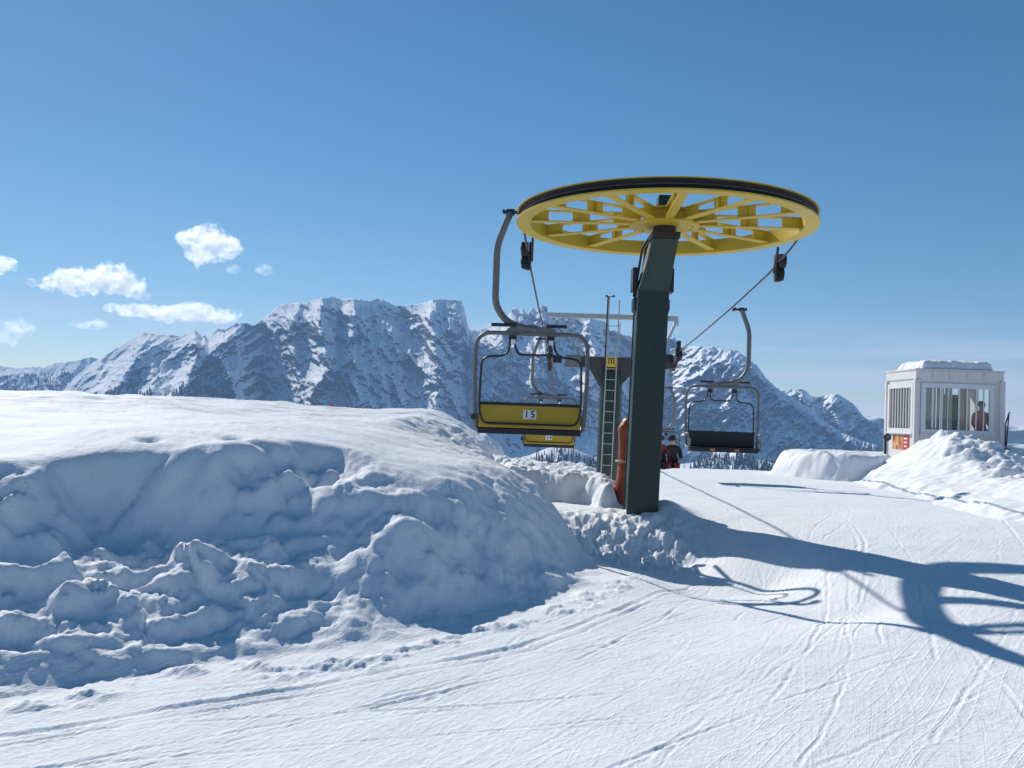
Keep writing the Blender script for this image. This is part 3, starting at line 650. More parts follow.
def cloud(label, blobs, thin=0, D=9500):
    """blobs: (px, py, half-width px, half-height px)"""
    mpp = D / F
    c = at(sum(b[0] for b in blobs) / len(blobs), sum(b[1] for b in blobs) / len(blobs), D)
    bm = bmesh.new(); rng = random.Random(len(label) * 7 + int(blobs[0][0]))
    for (px, py, hw, hh) in blobs:
        p = at(px, py, D) - c
        for k in range(5):
            s = 1.0 if k == 0 else rng.uniform(0.4, 0.65)
            o = Vector((0, 0, 0)) if k == 0 else Vector((rng.uniform(-.7, .7) * hw, rng.uniform(-.6, .6) * hw, rng.uniform(-.25, .6) * hh)) * mpp
            M = Matrix.Translation(p + o) @ Matrix.Diagonal((hw * mpp * s, hw * mpp * s * 0.8, hh * mpp * s, 1))
            bmesh.ops.create_icosphere(bm, subdivisions=3, radius=1, matrix=M)
    me = bpy.data.meshes.new('tmp'); bm.to_mesh(me); bm.free()
    t = bpy.data.objects.new('tmp', me); COL.objects.link(t)
    md = t.modifiers.new('r', 'REMESH'); md.mode = 'VOXEL'; md.voxel_size = max(9.0, blobs[0][3] * mpp / 7)
    dg = bpy.context.evaluated_depsgraph_get(); m2 = bpy.data.meshes.new_from_object(t.evaluated_get(dg)); bpy.data.objects.remove(t)
    m2.name = 'cloud'
    n = len(m2.vertices); co = np.empty(n * 3); m2.vertices.foreach_get('co', co); co = co.reshape(-1, 3); no = np.empty(n * 3); m2.vertices.foreach_get('normal', no); no = no.reshape(-1, 3)
    k = fbm(co[:, 0] / 90 + co[:, 1] / 130, co[:, 2] / 80 + co[:, 1] / 110, 4, 71)
    co = co + no * (k * blobs[0][3] * mpp * 0.5)[:, None]
    m2.vertices.foreach_set('co', co.ravel()); m2.update(); m2.materials.clear(); m2.materials.append(CM[thin])
    o = bpy.data.objects.new('cloud', m2); COL.objects.link(o); o.location = c
    tag(o, label, 'cloud', group='clouds over the mountains')
cloud('round white cloud highest in the sky above the left ridge', [(205, 241, 22, 15), (222, 247, 20, 13), (203, 255, 18, 10), (187, 239, 12, 8)])
cloud('small puff just below the round white cloud', [(233, 268, 8, 5)], 1)
cloud('small lone puff right of the round white cloud', [(264, 269, 10, 6)], 1)
cloud('broad grey-bottomed cloud with two humps over the left ridge', [(108, 279, 26, 15), (75, 282, 24, 13), (50, 284, 13, 8), (128, 285, 18, 11)])
cloud('little scrap of cloud at the tail of the grey-bottomed cloud', [(141, 296, 11, 5)], 1)
cloud('long flat white cloud resting low over the shoulder', [(135, 311, 22, 7), (165, 314, 24, 8), (195, 312, 24, 10), (220, 317, 18, 8), (115, 308, 12, 5)])
cloud('white cloud cut off by the left edge', [(3, 265, 13, 9), (-14, 266, 14, 8)])
cloud('faint hazy cloud low at the left edge', [(14, 328, 18, 11), (5, 338, 14, 7)], 1)
cloud('faint flat wisp low above the left ridge', [(90, 325, 20, 4)], 1)

# ------------------------------------------------------------------ the lift: bull wheel and its mast
CX, CY, RW, ZW = 1.594, 10.45, 1.605, 2.058
def bull_wheel():
    root = empty('bull_wheel', (CX, CY, ZW), 0); root.rotation_euler = (-0.027, 0, 0)
    tag(root, 'large yellow spoked wheel lying flat on top of the dark green mast', 'wheel')
    mb = MB()
    mb.lathe([(1.458, 0.0), (1.607, 0.0), (1.607, 0.016), (1.535, 0.021), (1.535, 0.014), (1.473, 0.014), (1.473, 0.155), (1.458, 0.155)], 144)
    mb.lathe([(1.475, 0.1165), (1.535, 0.1165), (1.604, 0.1165), (1.604, 0.125), (1.52, 0.134), (1.475, 0.134)], 144)
    mb.build('rim', M_yellow, root)
    MB().lathe([(1.505, 0.022), (1.585, 0.026), (1.540, 0.070), (1.585, 0.112), (1.505, 0.1145)], 144).build('rope_liner', M_liner, root)
    h = MB(); h.cyl((0, 0, 0.004), (0, 0, 0.022), 0.375, 64); h.cyl((0, 0, 0.152), (0, 0, 0.166), 0.33, 64); h.cyl((0, 0, 0.02), (0, 0, 0.154), 0.21, 48)
    for k in range(12):
        a = R(30 * k + 15); h.cyl((0.3 * math.cos(a), 0.3 * math.sin(a), -0.006), (0.3 * math.cos(a), 0.3 * math.sin(a), 0.006), 0.012, 6)
    h.build('hub', M_yellow, root)
    MB().cyl((0, 0, -0.07), (0, 0, 0.003), 0.125, 40).build('bearing', M_black, root); ax = MB(); ax.cyl((0, 0, 0.165), (0, 0, 0.25), 0.09, 32); ax.box((0, 0, 0.29), (0.17, 0.17, 0.1), bev=0.01); ax.build('axle_cap', M_green, root)
    for k in range(12):
        a = R(30 * k - 91.5); c, s_ = math.cos(a), math.sin(a); rad = Vector((c, s_, 0)); tan = Vector((-s_, c, 0))
        sp = MB(); rot = Matrix((tan, Vector((0, 0, 1)), rad)).transposed()
        sp.box(rad * 0.908 + Vector((0, 0, 0.0285)), (0.092, 0.011, 1.18), rot)                        # lower flange
        sp.box(rad * 0.877 + Vector((0, 0, 0.145)), (0.080, 0.010, 1.158), rot)                        # upper flange
        for r1, r2 in ((0.33, 0.56), (0.81, 1.0), (1.26, 1.457)):
            sp.box(rad * ((r1 + r2) / 2) + Vector((0, 0, 0.087)), (0.014, 0.106, r2 - r1), rot)       # web pieces
        sp.box(rad * 0.905 + Vector((0, 0, 0.0872)), (0.078, 0.1055, 0.012), rot)
        sp.build('spoke', M_yellow, root)
bull_wheel()

def mast():
    b = at(640.5, 508, 10.55); t = at(651.5, 291, 10.55); z0 = b.z - 0.6
    root = empty('lift_mast', (b.x, b.y, b.z)); tag(root, 'dark green steel mast standing in the snow under the yellow wheel', 'mast')
    o = Vector((b.x, b.y, b.z)); lean = (t - b) / (t.z - b.z)
    def L(dx, dy, z): return Vector((b.x + lean.x * (z - b.z) + dx, b.y + dy, z)) - o
    w = 0.167
    def slab(x0, x1, y0, y1, za, zb, material, name):
        q = MB(); v = [L(x0, y0, za), L(x1, y0, za), L(x1, y1, za), L(x0, y1, za), L(x0, y0, zb), L(x1, y0, zb), L(x1, y1, zb), L(x0, y1, zb)]
        q.add(v, [[0, 1, 2, 3], [4, 5, 6, 7], [0, 1, 5, 4], [1, 2, 6, 5], [2, 3, 7, 6], [3, 0, 4, 7]])
        ob = q.build(name, material, root)
        md = ob.modifiers.new('bevel', 'BEVEL'); md.width = 0.006; md.segments = 2
        return ob
    slab(-w, w, -0.18, -0.155, z0, t.z, M_green, 'front_flange')
    slab(-w, w, 0.155, 0.18, z0, t.z, M_green, 'rear_flange')
    slab(-w + 0.012, w - 0.012, -0.156, 0.156, z0, t.z - 0.002, M_green, 'web')
    slab(-w - 0.008, -w + 0.004, -0.184, -0.168, z0, t.z, M_greenedge, 'edge_strip')
    # head: a box leaning out to the right, under the wheel
    hz0, hz1 = t.z - 0.01, ZW - 0.135; hb = L(0, 0, hz0); ht = Vector((CX, CY + 0.02, hz1)) - o
    q = MB(); v = []
    for p, hw, hd0, hd1 in ((hb, 0.162, -0.19, 0.17), (ht, 0.136, -0.15, 0.17)):
        v += [p + Vector((-hw, hd0, 0)), p + Vector((hw, hd0, 0)), p + Vector((hw, hd1, 0)), p + Vector((-hw, hd1, 0))]
    q.add(v, [[0, 1, 2, 3], [4, 5, 6, 7], [0, 1, 5, 4], [1, 2, 6, 5], [2, 3, 7, 6], [3, 0, 4, 7]])
    hd = q.build('head', M_green2, root); md = hd.modifiers.new('bevel', 'BEVEL'); md.width = 0.008; md.segments = 2
    cap = MB(); cap.box(ht + Vector((0, 0, 0.035)), (0.30, 0.33, 0.07), bev=0.008); cap.build('bearing_block', M_black, root)
    for sx in (-1, 1):
        cl = MB(); c = L(sx * 0.195 + 0.01, 0.06, t.z + 0.12); cl.box(c, (0.06, 0.20, 0.26), bev=0.006)
        for dz in (-0.08, 0, 0.08): cl.cyl(c + Vector((0, -0.115, dz)), c + Vector((0, -0.09, dz)), 0.012, 6)
        cl.build('clamp_plate', M_black, root)
    cb = MB(); cb.box(L(0, 0.02, t.z - 0.16), (0.40, 0.2, 0.16), bev=0.03); cb.build('collar', M_green, root)
    p = [L(-0.17, 0.16, t.z - 0.05), L(-0.13, 0.17, t.z + 0.25), L(-0.10, 0.19, t.z + 0.50), Vector((CX - 0.12, CY + 0.20, hz1 + 0.08)) - o]
    MB().tube(p, 0.014, 8).tube([x + Vector((0.045, 0.02, 0)) for x in p], 0.014, 8).build('cable', M_black, root)
    wl = MB(); wl.box(L(0, -0.186, t.z - 0.012), (0.35, 0.012, 0.028)); wl.build('weld_band', M_green2, root)
mast()

def crash_pad():
    p0 = at(621.5, 490, 11.2); p1 = at(625, 418, 11.2)
    root = empty('crash_pad', (p0.x, p0.y, p0.z)); tag(root, 'worn orange crash pad strapped upright behind the left side of the mast', 'crash pad')
    H = p1.z - p0.z; n = 22; rows = []
    for i in range(-6, n + 1):
        f = i / n; z = H * f; wv = 1 - 0.45 * max(0, f - 0.86) / 0.14; pinch = 1 - 0.13 * math.exp(-((f - 0.40) / 0.035) ** 2)
        ring = []
        for j in range(20):
            a = 2 * math.pi * j / 20; rr = 0.087 * wv * (1.12 if f < 0.4 else 1.0) * pinch * (1 + 0.05 * math.sin(3 * a + 5 * f) + 0.04 * math.sin(9 * f + a))
            ring.append((rr * math.cos(a) * 0.85 + 0.03 * math.sin(3.2 * f) + (0.05 * max(0, f - 0.86) / 0.14), rr * math.sin(a) * 1.2, z))
        rows.append(ring)
    q = MB(); K = len(rows); q.add([p for r_ in rows for p in r_], [[i * 20 + j, i * 20 + (j + 1) % 20, (i + 1) * 20 + (j + 1) % 20, (i + 1) * 20 + j] for i in range(K - 1) for j in range(20)] + [[(K - 1) * 20 + j for j in range(20)]], True)
    q.build('padding', M_orange, root)
    s_ = MB(); pts = [(0.118 * math.cos(a) * .85 + 0.028, 0.118 * math.sin(a) * 1.2, H * 0.40) for a in np.linspace(0, 2 * math.pi, 25)[:-1]]
    s_.tube(pts, 0.014, 6, closed=True); s_.tube([(0.12, -0.04, H * 0.40), (0.28, -0.15, H * 0.43)], 0.010, 6); s_.build('strap', M_strap, root)
crash_pad()

# ------------------------------------------------------------------ haul rope and chairs
XL, XR = CX - RW + 0.055, CX + RW - 0.055
ZR = ZW + 0.072
YT = 26.0
YG = 12.3
RX = {-1: ([CY, YG, YT, 200], [XL, XL + 0.052 * (YG - CY), XL + 0.052 * (YG - CY) + 0.061 * (YT - YG), XL + 0.052 * (YG - CY) + 0.061 * (200 - YG)]),
      1: ([CY, YG, YT, 200], [XR, XR + 0.105 * (YG - CY), XR + 0.105 * (YG - CY) + 0.076 * (YT - YG), XR + 0.105 * (YG - CY) + 0.076 * (200 - YG)])}
RZ = {-1: ([CY, YG, 16.4, 21.7, YT, 29, 32.2, 60, 200], [ZR, 2.04, 1.86, 1.665, 1.62, 1.08, 0.50, -5.6, -40]),
      1: ([CY, YG, 16.4, 21.0, YT, 29, 32.2, 60, 200], [ZR, 2.00, 1.877, 1.79, 1.73, 0.90, 0.20, -5.6, -40])}
def rope_p(side, y): return Vector((float(np.interp(y, *RX[side])), y, float(np.interp(y, *RZ[side]))))
SL = 0.065
def haul_rope():
    ys = [CY + 0.05] + list(np.arange(11.5, 60, 1.5)) + [75, 100, 140]
    left = [rope_p(-1, y) for y in ys]; right = [rope_p(1, y) for y in ys]
    ra = RW - 0.055; arcp = [Vector((CX + ra * math.cos(a), CY + ra * math.sin(a), ZR - 0.027 * ra * math.sin(a))) for a in np.linspace(math.pi, 2 * math.pi, 48)]
    MBo = MB().tube(left[::-1] + arcp + right, 0.0145, 8); o = MBo.build('haul_rope', M_rope); tag(o, 'long steel haul rope running round the yellow wheel and away to the tower', 'rope')
haul_rope()

def chair(number=None):
    """origin at the rope grip, facing +Y"""
    root = empty('chairlift_chair', (0, 0, 0)); cx = 0.155
    g = MB(); g.cyl((-0.19, 0, 0.0), (0.0, 0, 0.0), 0.018, 10); g.cyl((-0.175, 0, 0), (-0.085, 0, 0), 0.036, 14); g.box((0.0, 0, 0.0), (0.045, 0.17, 0.05), bev=0.01); g.cyl((-0.215, 0, 0.005), (-0.19, 0, 0.005), 0.026, 8)
    g.build('grip', M_darksteel, root)
    hp = arc([(-0.130, 0, 0.0), (-0.150, 0.0, -0.06), (-0.262, 0.02, -0.36), (-0.262, 0.03, -1.02), (-0.13, 0.02, -1.20), (0.06, 0.0, -1.262), (cx + 0.05, 0, -1.275)], 0.12, 6)
    MB().tube(hp, 0.038, 14).build('hanger', M_galv, root)
    q = MB(); q.prism([(cx - 0.34, -1.345), (cx + 0.30, -1.345), (cx + 0.24, -1.262), (cx - 0.02, -1.222), (cx - 0.26, -1.262)], 'y', -0.016, 0.016); q.build('gusset_plate', M_galv, root)
    f = MB()
    fp = [(cx - 0.575, 0.42, -2.20), (cx - 0.580, 0.40, -2.33), (cx - 0.585, 0.02, -2.38), (cx - 0.612, -0.01, -1.75), (cx - 0.60, 0.0, -1.32), (cx + 0.60, 0.0, -1.32), (cx + 0.612, -0.01, -1.75), (cx + 0.585, 0.02, -2.38), (cx + 0.580, 0.40, -2.33), (cx + 0.575, 0.42, -2.20)]
    f.tube(arc(fp, 0.17, 6), 0.0225, 12)
    for sx in (-1, 1): f.tube([(cx + sx * 0.60, -0.005, -2.12), (cx + sx * 0.595, 0.36, -2.12)], 0.02, 8)
    f.tube([(cx - 0.58, 0.36, -2.37), (cx + 0.58, 0.36, -2.37)], 0.016, 8)
    f.build('frame', M_galv, root)
    for sx in (-1,):
        a = MB(); a.tube([(cx + sx * 0.605, -0.055, -2.24), (cx + sx * 0.605, 0.02, -2.24)], [0.032, 0.032], 12); a.build('end_knob', M_black, root)
    for x0, x1 in ((-0.45, -0.175), (0.145, 0.37)):
        MB().box((cx + (x0 + x1) / 2, -0.035, -1.236), (x1 - x0, 0.05, 0.036), bev=0.008).build('cross_handle', M_black, root)
    s_ = MB(); yb = -0.075
    for sx in (-1, 1):
        xb = cx + (-0.19 if sx < 0 else 0.20)
        s_.tube(arc([(xb - 0.022, yb + 0.03, -1.35), (xb + 0.02, yb + 0.01, -1.50), (xb + 0.05, yb, -1.555), (cx + 0.0, yb, -1.555)] if sx < 0 else [(xb - 0.022, yb + 0.03, -1.35), (xb + 0.0, yb + 0.01, -1.50), (xb - 0.04, yb, -1.555), (cx + 0.0, yb, -1.555)], 0.06, 5), 0.0125, 8)
        s_.tube(arc([(xb + 0.022, yb + 0.03, -1.35) if sx > 0 else (xb - 0.05, yb + 0.03, -1.35), (xb + 0.05 * sx, yb + 0.01, -1.50), (xb + 0.10 * sx, yb, -1.57), (cx + sx * 0.535, yb, -1.59), (cx + sx * 0.545, yb, -1.9), (cx + sx * 0.545, yb, -2.18), (cx + sx * 0.50, yb, -2.305), (cx, yb, -2.305)], 0.10, 5), 0.0125, 8)
    bar = s_.build('safety_bar', M_black, root)
    for sx in (-1, 1):
        xb = cx + (-0.21 if sx < 0 else 0.20)
        MB().box((xb, -0.05, -1.385), (0.085, 0.03, 0.07), bev=0.008).build('hinge', M_black, bar)
        MB().box((xb + 0.005, -0.067, -1.42), (0.05, 0.003, 0.055)).build('sticker', M_white, bar)
    bk = MB(); bk.box((cx, 0.0, -2.225), (1.10, 0.022, 0.245), bev=0.006); bk.box((cx, -0.012, -2.315), (1.095, 0.008, 0.045)); back = bk.build('backrest', M_yellow_seat, root)
    MB().box((cx, 0.0, -2.088), (1.115, 0.036, 0.034), bev=0.008).build('top_rail', M_navy, back)
    MB().box((cx, 0.042, -2.215), (1.09, 0.055, 0.25), bev=0.02).build('back_cushion', M_navy, back)
    st = MB(); st.box((cx, 0.205, -2.375), (1.11, 0.42, 0.075), bev=0.018); st.box((cx, 0.0, -2.385), (1.12, 0.03, 0.062), bev=0.008); seat = st.build('seat', M_navy, root)
    for dx in (-0.2, 0.2): MB().box((cx + dx, 0.4165, -2.372), (0.075, 0.012, 0.04), bev=0.004).build('reflector', M_reflector, seat)
    if number:
        pl = MB().box((cx - 0.0, -0.0135, -2.198), (0.142, 0.004, 0.098)).build('number_plate', M_white, back)
        for q_, ch_ in enumerate(number): text_mesh(ch_, 0.104, M_black, pl, (cx - 0.033 + 0.066 * q_, -0.0172, -2.198), (R(90), 0, 0), name='digit')
    return root
TILT = -math.atan(SL)
def place(root, side, y):
    root.location = rope_p(side, y); root.rotation_euler = (0, 0, TILT + (math.pi if side > 0 else 0)); return root
GC = 'chairs hanging from the haul rope'
c15 = place(chair('15'), -1, 10.52); c15.rotation_euler.z = -0.012; c15.location.z += 0.055
tag(c15, 'nearest empty chair with a yellow back numbered 15', 'lift chair', GC)
c14 = place(chair('14'), -1, 21.7); tag(c14, 'smaller empty chair with a yellow back numbered 14', 'lift chair', GC)
plain = chair(None); place(plain, -1, 32.2); tag(plain, 'farthest yellow chair, mostly sunk behind the snow edge below chair 14', 'lift chair', GC)
cr_ = copy_tree(plain); place(cr_, 1, 16.4); cr_.location.x += 0.07; tag(cr_, 'empty chair right of the mast showing its dark seat to us', 'lift chair', GC)
cp = copy_tree(plain); place(cp, 1, 29.0); tag(cp, 'far chair carrying two riders, half hidden by the mast', 'lift chair', GC)

def rope_guide(side, y, label):
    p = rope_p(side, y); root = empty('rope_guide', p, TILT); tag(root, label, 'rope guide', 'rope guides beside the wheel')
    s_ = -side   # towards the mast
    b = MB(); b.box((s_ * 0.035, 0, -0.02), (0.03, 0.12, 0.30), bev=0.008); b.box((s_ * 0.01, 0, -0.185), (0.075, 0.10, 0.07), bev=0.01); b.build('bracket', M_darksteel, root)
    for dy, dz in ((-0.06, 0.06), (0.06, -0.09)):
        r_ = MB(); r_.cyl((-s_ * 0.075, dy, dz - 0.02), (s_ * 0.012, dy, dz - 0.02), 0.088, 20); w_ = r_.build('roller', M_liner, root)
        MB().cyl((-s_ * 0.09, dy, dz - 0.02), (-s_ * 0.074, dy, dz - 0.02), 0.03, 10).build('bolt', M_zinc, w_)
    MB().bar((s_ * 0.06, -0.02, -0.1), (s_ * 0.075, -0.32, 0.155), 0.03, 0.05, bev=0.006).build('arm', M_darksteel, root)
rope_guide(-1, 12.3, 'black roller guide on the left run of rope behind the chair hanger')
rope_guide(1, 12.3, 'black roller guide on the right run of rope against the sky')

# ------------------------------------------------------------------ line tower
def tower():
    c = at(610, 420, YT); X0, Y0 = c.x, YT
    root = empty('lift_tower', (X0, Y0, -3.2), TILT); tag(root, 'green line tower with ladder and cross arm behind the mast', 'tower')
    o = Vector((X0, Y0, -3.2))
    def Z(py): return at(610, py, YT).z + 3.2
    def X(px, py=360): return (at(px, py, YT).x - X0)
    p = MB(); n = 8
    for (z0, z1, r0_, r1_) in ((-2.5, Z(372), 0.36, 0.30),):
        p.tube([(0, 0.12, z0), (0, 0.12, z1)], [r0_, r1_], 8)
    p.build('pole', M_green, root)
    a = MB(); zt, zb, zm = Z(357), Z(371), Z(386)
    a.prism([(X(566), zt), (X(676), zt), (X(676), Z(366)), (X(634), zb), (X(621), zm), (X(600), zm), (X(590), zb + 0.05), (X(566), Z(364))], 'y', 0.0, 0.3); a.build('cross_arm', M_arm, root)
    w = MB(); zc = Z(317)
    w.bar((X(548, 316), 0.2, zc + 0.03), (X(678, 321), 0.2, zc + 0.02), 0.13, 0.13, bev=0.01)
    w.bar((X(560), 0.2, zc - 0.02), (X(580), 0.15, Z(357)), 0.06, 0.06); w.bar((X(566), 0.2, zc - 0.02), (X(585), 0.15, Z(357)), 0.04, 0.04); w.bar((X(676), 0.2, zc), (X(664), 0.15, Z(345)), 0.07, 0.07); w.bar((X(663), 0.15, zc - 0.02), (X(663), 0.15, Z(358)), 0.04, 0.04)
    w.bar((X(677), 0.2, zc), (X(677), 0.2, zc - 0.18), 0.03, 0.03)
    w.build('lifting_frame', M_zinc, root)
    ld = MB()
    for dx in (-0.135, 0.135): ld.tube([(X(609) + dx - 0.05, -0.27, -2.2), (X(609) + dx + 0.09 - (0.09 if dx > 0 else 0.0) * 0, -0.20, Z(297 if dx < 0 else 301))], 0.017, 8)
    zz = -2.1
    while zz < Z(306):
        f = (zz + 2.2) / (Z(297) + 2.2); xo = X(609) - 0.05 + 0.14 * f; ld.tube([(xo - 0.135, -0.27 + 0.07 * f, zz), (xo + 0.135, -0.27 + 0.07 * f, zz)], 0.012, 6); zz += 0.285
    ld.build('ladder', M_zinc, root)
    r_ = MB(); r_.tube([(X(607, 300), -0.1, Z(372)), (X(607, 300) + 0.03, -0.1, Z(297))], 0.025, 8); r_.tube([(X(606) - 0.06, -0.1, Z(297)), (X(612), -0.1, Z(297))], 0.012, 6)
    r_.box((X(604.5), -0.1, Z(296.5)), (0.06, 0.06, 0.05), bev=0.01); r_.box((X(611.5), -0.1, Z(296.5)), (0.06, 0.06, 0.05), bev=0.01); r_.build('sensor_post', M_darksteel, root)
    rl = MB()
    rl.tube([(X(619), 0.1, Z(358)), (X(619), 0.1, Z(322))], 0.014, 6); rl.tube([(X(619), 0.1, Z(336)), (X(630), 0.1, Z(337)), (X(630), 0.1, Z(358))], 0.014, 6); rl.tube([(X(588), 0.1, Z(377)), (X(636), 0.1, Z(377))], 0.03, 8); rl.build('work_rail', M_zinc, root)
    sg_ = MB(); sg_.box((X(611), -0.30, Z(362.5)), (0.23, 0.012, 0.26)); sn = sg_.build('warning_sign', M_signyellow, root)
    mk = MB()
    for dx in (-0.065, 0, 0.065): mk.box((X(611) + dx, -0.3075, Z(362.0)), (0.030, 0.004, 0.14))
    mk.box((X(611), -0.3075, Z(359)), (0.17, 0.003, 0.022)); mk.build('symbol', M_black, sn)
    for side in (-1, 1):
        q = rope_p(side, YT); lx = (q.x - X0); lz = q.z + 3.2
        tr = MB()
        tilt = -0.16 if side < 0 else -0.16
        tr.bar((lx - side * 0.09, -0.85, lz - 0.10 + 0.02), (lx - side * 0.09, 0.95, lz - 0.10 - 0.32), 0.045, 0.13, bev=0.008)
        tr.box((lx - side * 0.22, 0.05, lz - 0.14), (0.24, 0.25, 0.2), bev=0.01); train = tr.build('sheave_train', M_darksteel, root)
        for k in range(6):
            y = -0.8 + k * 0.33; z = lz - 0.13 - 0.02 * (y > 0) - max(0, y) * 0.2 - (0.0 if y > 0 else 0.02 * y)
            w_ = MB(); w_.cyl((lx - 0.045, y, z), (lx + 0.045, y, z), 0.115, 20); w_.cyl((lx - 0.055, y, z), (lx + 0.055, y, z), 0.03, 8); w_.build('sheave', M_liner, train)
        ct = MB(); ct.box((lx - side * 0.02, -0.62, lz + 0.18), (0.10, 0.12, 0.22), bev=0.01); ct.box((lx - side * 0.02, -0.62, lz + 0.05), (0.16, 0.2, 0.1), bev=0.01); ct.build('rope_catcher', M_darksteel, train)
    gb = MB(); gb.box((X(573.5), -0.05, Z(362.5)), (0.42, 0.25, 0.34), bev=0.012); gb.build('cable_box', M_galv, root)
tower()

# ------------------------------------------------------------------ people
def skin_body(name, joints, bones, radii, mats, region, parent, sub=2):
    me = bpy.data.meshes.new('tmp'); keys = list(joints); me.from_pydata([joints[k] for k in keys], [(keys.index(a), keys.index(b)) for a, b in bones], []); me.update()
    t = bpy.data.objects.new('tmp', me); COL.objects.link(t)
    md = t.modifiers.new('skin', 'SKIN'); md.use_smooth_shade = True
    if not me.skin_vertices: 
        bm = bmesh.new(); bm.from_mesh(me); bm.verts.layers.skin.verify(); bm.to_mesh(me); bm.free()
    for i, k in enumerate(keys):
        sv = me.skin_vertices[0].data[i]; r_ = radii[k]; sv.radius = r_ if isinstance(r_, tuple) else (r_, r_); sv.use_root = (i == 0)
    sd = t.modifiers.new('sub', 'SUBSURF'); sd.levels = sub; sd.render_levels = sub
    dg = bpy.context.evaluated_depsgraph_get(); m2 = bpy.data.meshes.new_from_object(t.evaluated_get(dg)); bpy.data.objects.remove(t)
    m2.name = name; m2.materials.clear()
    for mm in mats: m2.materials.append(mm)
    idx = [region(p.center) for p in m2.polygons]; m2.polygons.foreach_set('material_index', idx); m2.polygons.foreach_set('use_smooth', [True] * len(idx)); m2.update()
    o = bpy.data.objects.new(name, m2); COL.objects.link(o); o.parent = parent; return o

def rider(loc, rz, jacket, trousers, helmet, label, skis=True, seated=True, cat='person'):
    root = empty('person', loc, rz); tag(root, label, cat)
    # origin on the seat under the hips, facing +Y
    if seated:
        J = dict(hip=(0, 0.10, 0.11), waist=(0, 0.06, 0.28), chest=(0, 0.07, 0.46), collar=(0, 0.09, 0.57), neck=(0, 0.10, 0.64), head0=(0, 0.125, 0.72), head1=(0, 0.125, 0.80), head2=(0, 0.115, 0.86))
        rad = dict(hip=(0.17, 0.13), waist=(0.165, 0.13), chest=(0.19, 0.14), collar=(0.12, 0.10), neck=(0.062, 0.062), head0=(0.075, 0.085), head1=(0.083, 0.1), head2=(0.065, 0.075))
        B = [('hip', 'waist'), ('waist', 'chest'), ('chest', 'collar'), ('collar', 'neck'), ('neck', 'head0'), ('head0', 'head1'), ('head1', 'head2')]
        for s, n in ((-1, 'l'), (1, 'r')):
            J.update({n + 'th': (s * 0.10, 0.14, 0.10), n + 'kn': (s * 0.13, 0.52, 0.11), n + 'an': (s * 0.13, 0.60, -0.30), n + 'to': (s * 0.13, 0.74, -0.38), n + 'sh': (s * 0.20, 0.07, 0.54), n + 'el': (s * 0.27, 0.17, 0.29), n + 'wr': (s * 0.15, 0.38, 0.24), n + 'ha': (s * 0.13, 0.45, 0.22)})
            rad.update({n + 'th': (0.095, 0.095), n + 'kn': (0.075, 0.075), n + 'an': (0.07, 0.07), n + 'to': (0.055, 0.055), n + 'sh': (0.085, 0.085), n + 'el': (0.062, 0.062), n + 'wr': (0.05, 0.05), n + 'ha': (0.045, 0.045)})
            B += [('hip', n + 'th'), (n + 'th', n + 'kn'), (n + 'kn', n + 'an'), (n + 'an', n + 'to'), ('collar', n + 'sh'), (n + 'sh', n + 'el'), (n + 'el', n + 'wr'), (n + 'wr', n + 'ha')]
    def reg(p):
        x, y, z = p
        if z > 0.655: return 2
        if z < -0.24: return 3
        if z < 0.16 and (y > 0.0 or z < 0.1) and not (abs(x) > 0.2 and y < 0.3): return 1
        if y > 0.41 and z > 0.165: return 3
        return 0
    skin_body('body', J, B, rad, [jacket, trousers, M_skin, M_dark], reg, root)
    h = MB(); prof = [(0.0, 0.125), (0.05, 0.12), (0.09, 0.085), (0.108, 0.03), (0.11, -0.03), (0.100, -0.045), (0.09, -0.03)]
    h.lathe(prof, 24, (0, 0.115, 0.815), closed=False); ho = h.build('helmet', helmet, root)
    MB().box((0, 0.222, 0.80), (0.15, 0.035, 0.06), bev=0.018).build('goggles', M_dark, root)
    MB().box((0, 0.225, 0.748), (0.028, 0.03, 0.04), bev=0.01).build('nose', M_skin, root)
    if skis:
        for s in (-1, 1): MB().tube([(s * 0.13, 0.1, -0.47), (s * 0.13, 1.2, -0.50), (s * 0.13, 1.42, -0.47), (s * 0.13, 1.55, -0.38)], [0.03, 0.04, 0.045, 0.02], 8).build('ski', M_dred, root)
        MB().tube([(-0.16, 0.45, 0.30), (-0.26, 0.62, -0.62)], 0.012, 6).build('ski_pole', M_zinc, root)
    return root
cm_ = cp.matrix_basis if False else (Matrix.Translation(cp.location) @ Matrix.Rotation(cp.rotation_euler.z, 4, 'Z'))
cp_rz = cp.rotation_euler.z
def on_chair(dx): return cm_ @ Vector((0.155 + dx, 0.10, -2.335))
rider(on_chair(-0.37), cp_rz, M_dark, M_dred, M_dark, 'rider in a black jacket and dark helmet on the far chair, at its right')
rider(on_chair(-0.02), cp_rz, M_dred, M_dark, M_dred, 'rider in a dark red jacket on the far chair, partly behind the mast')

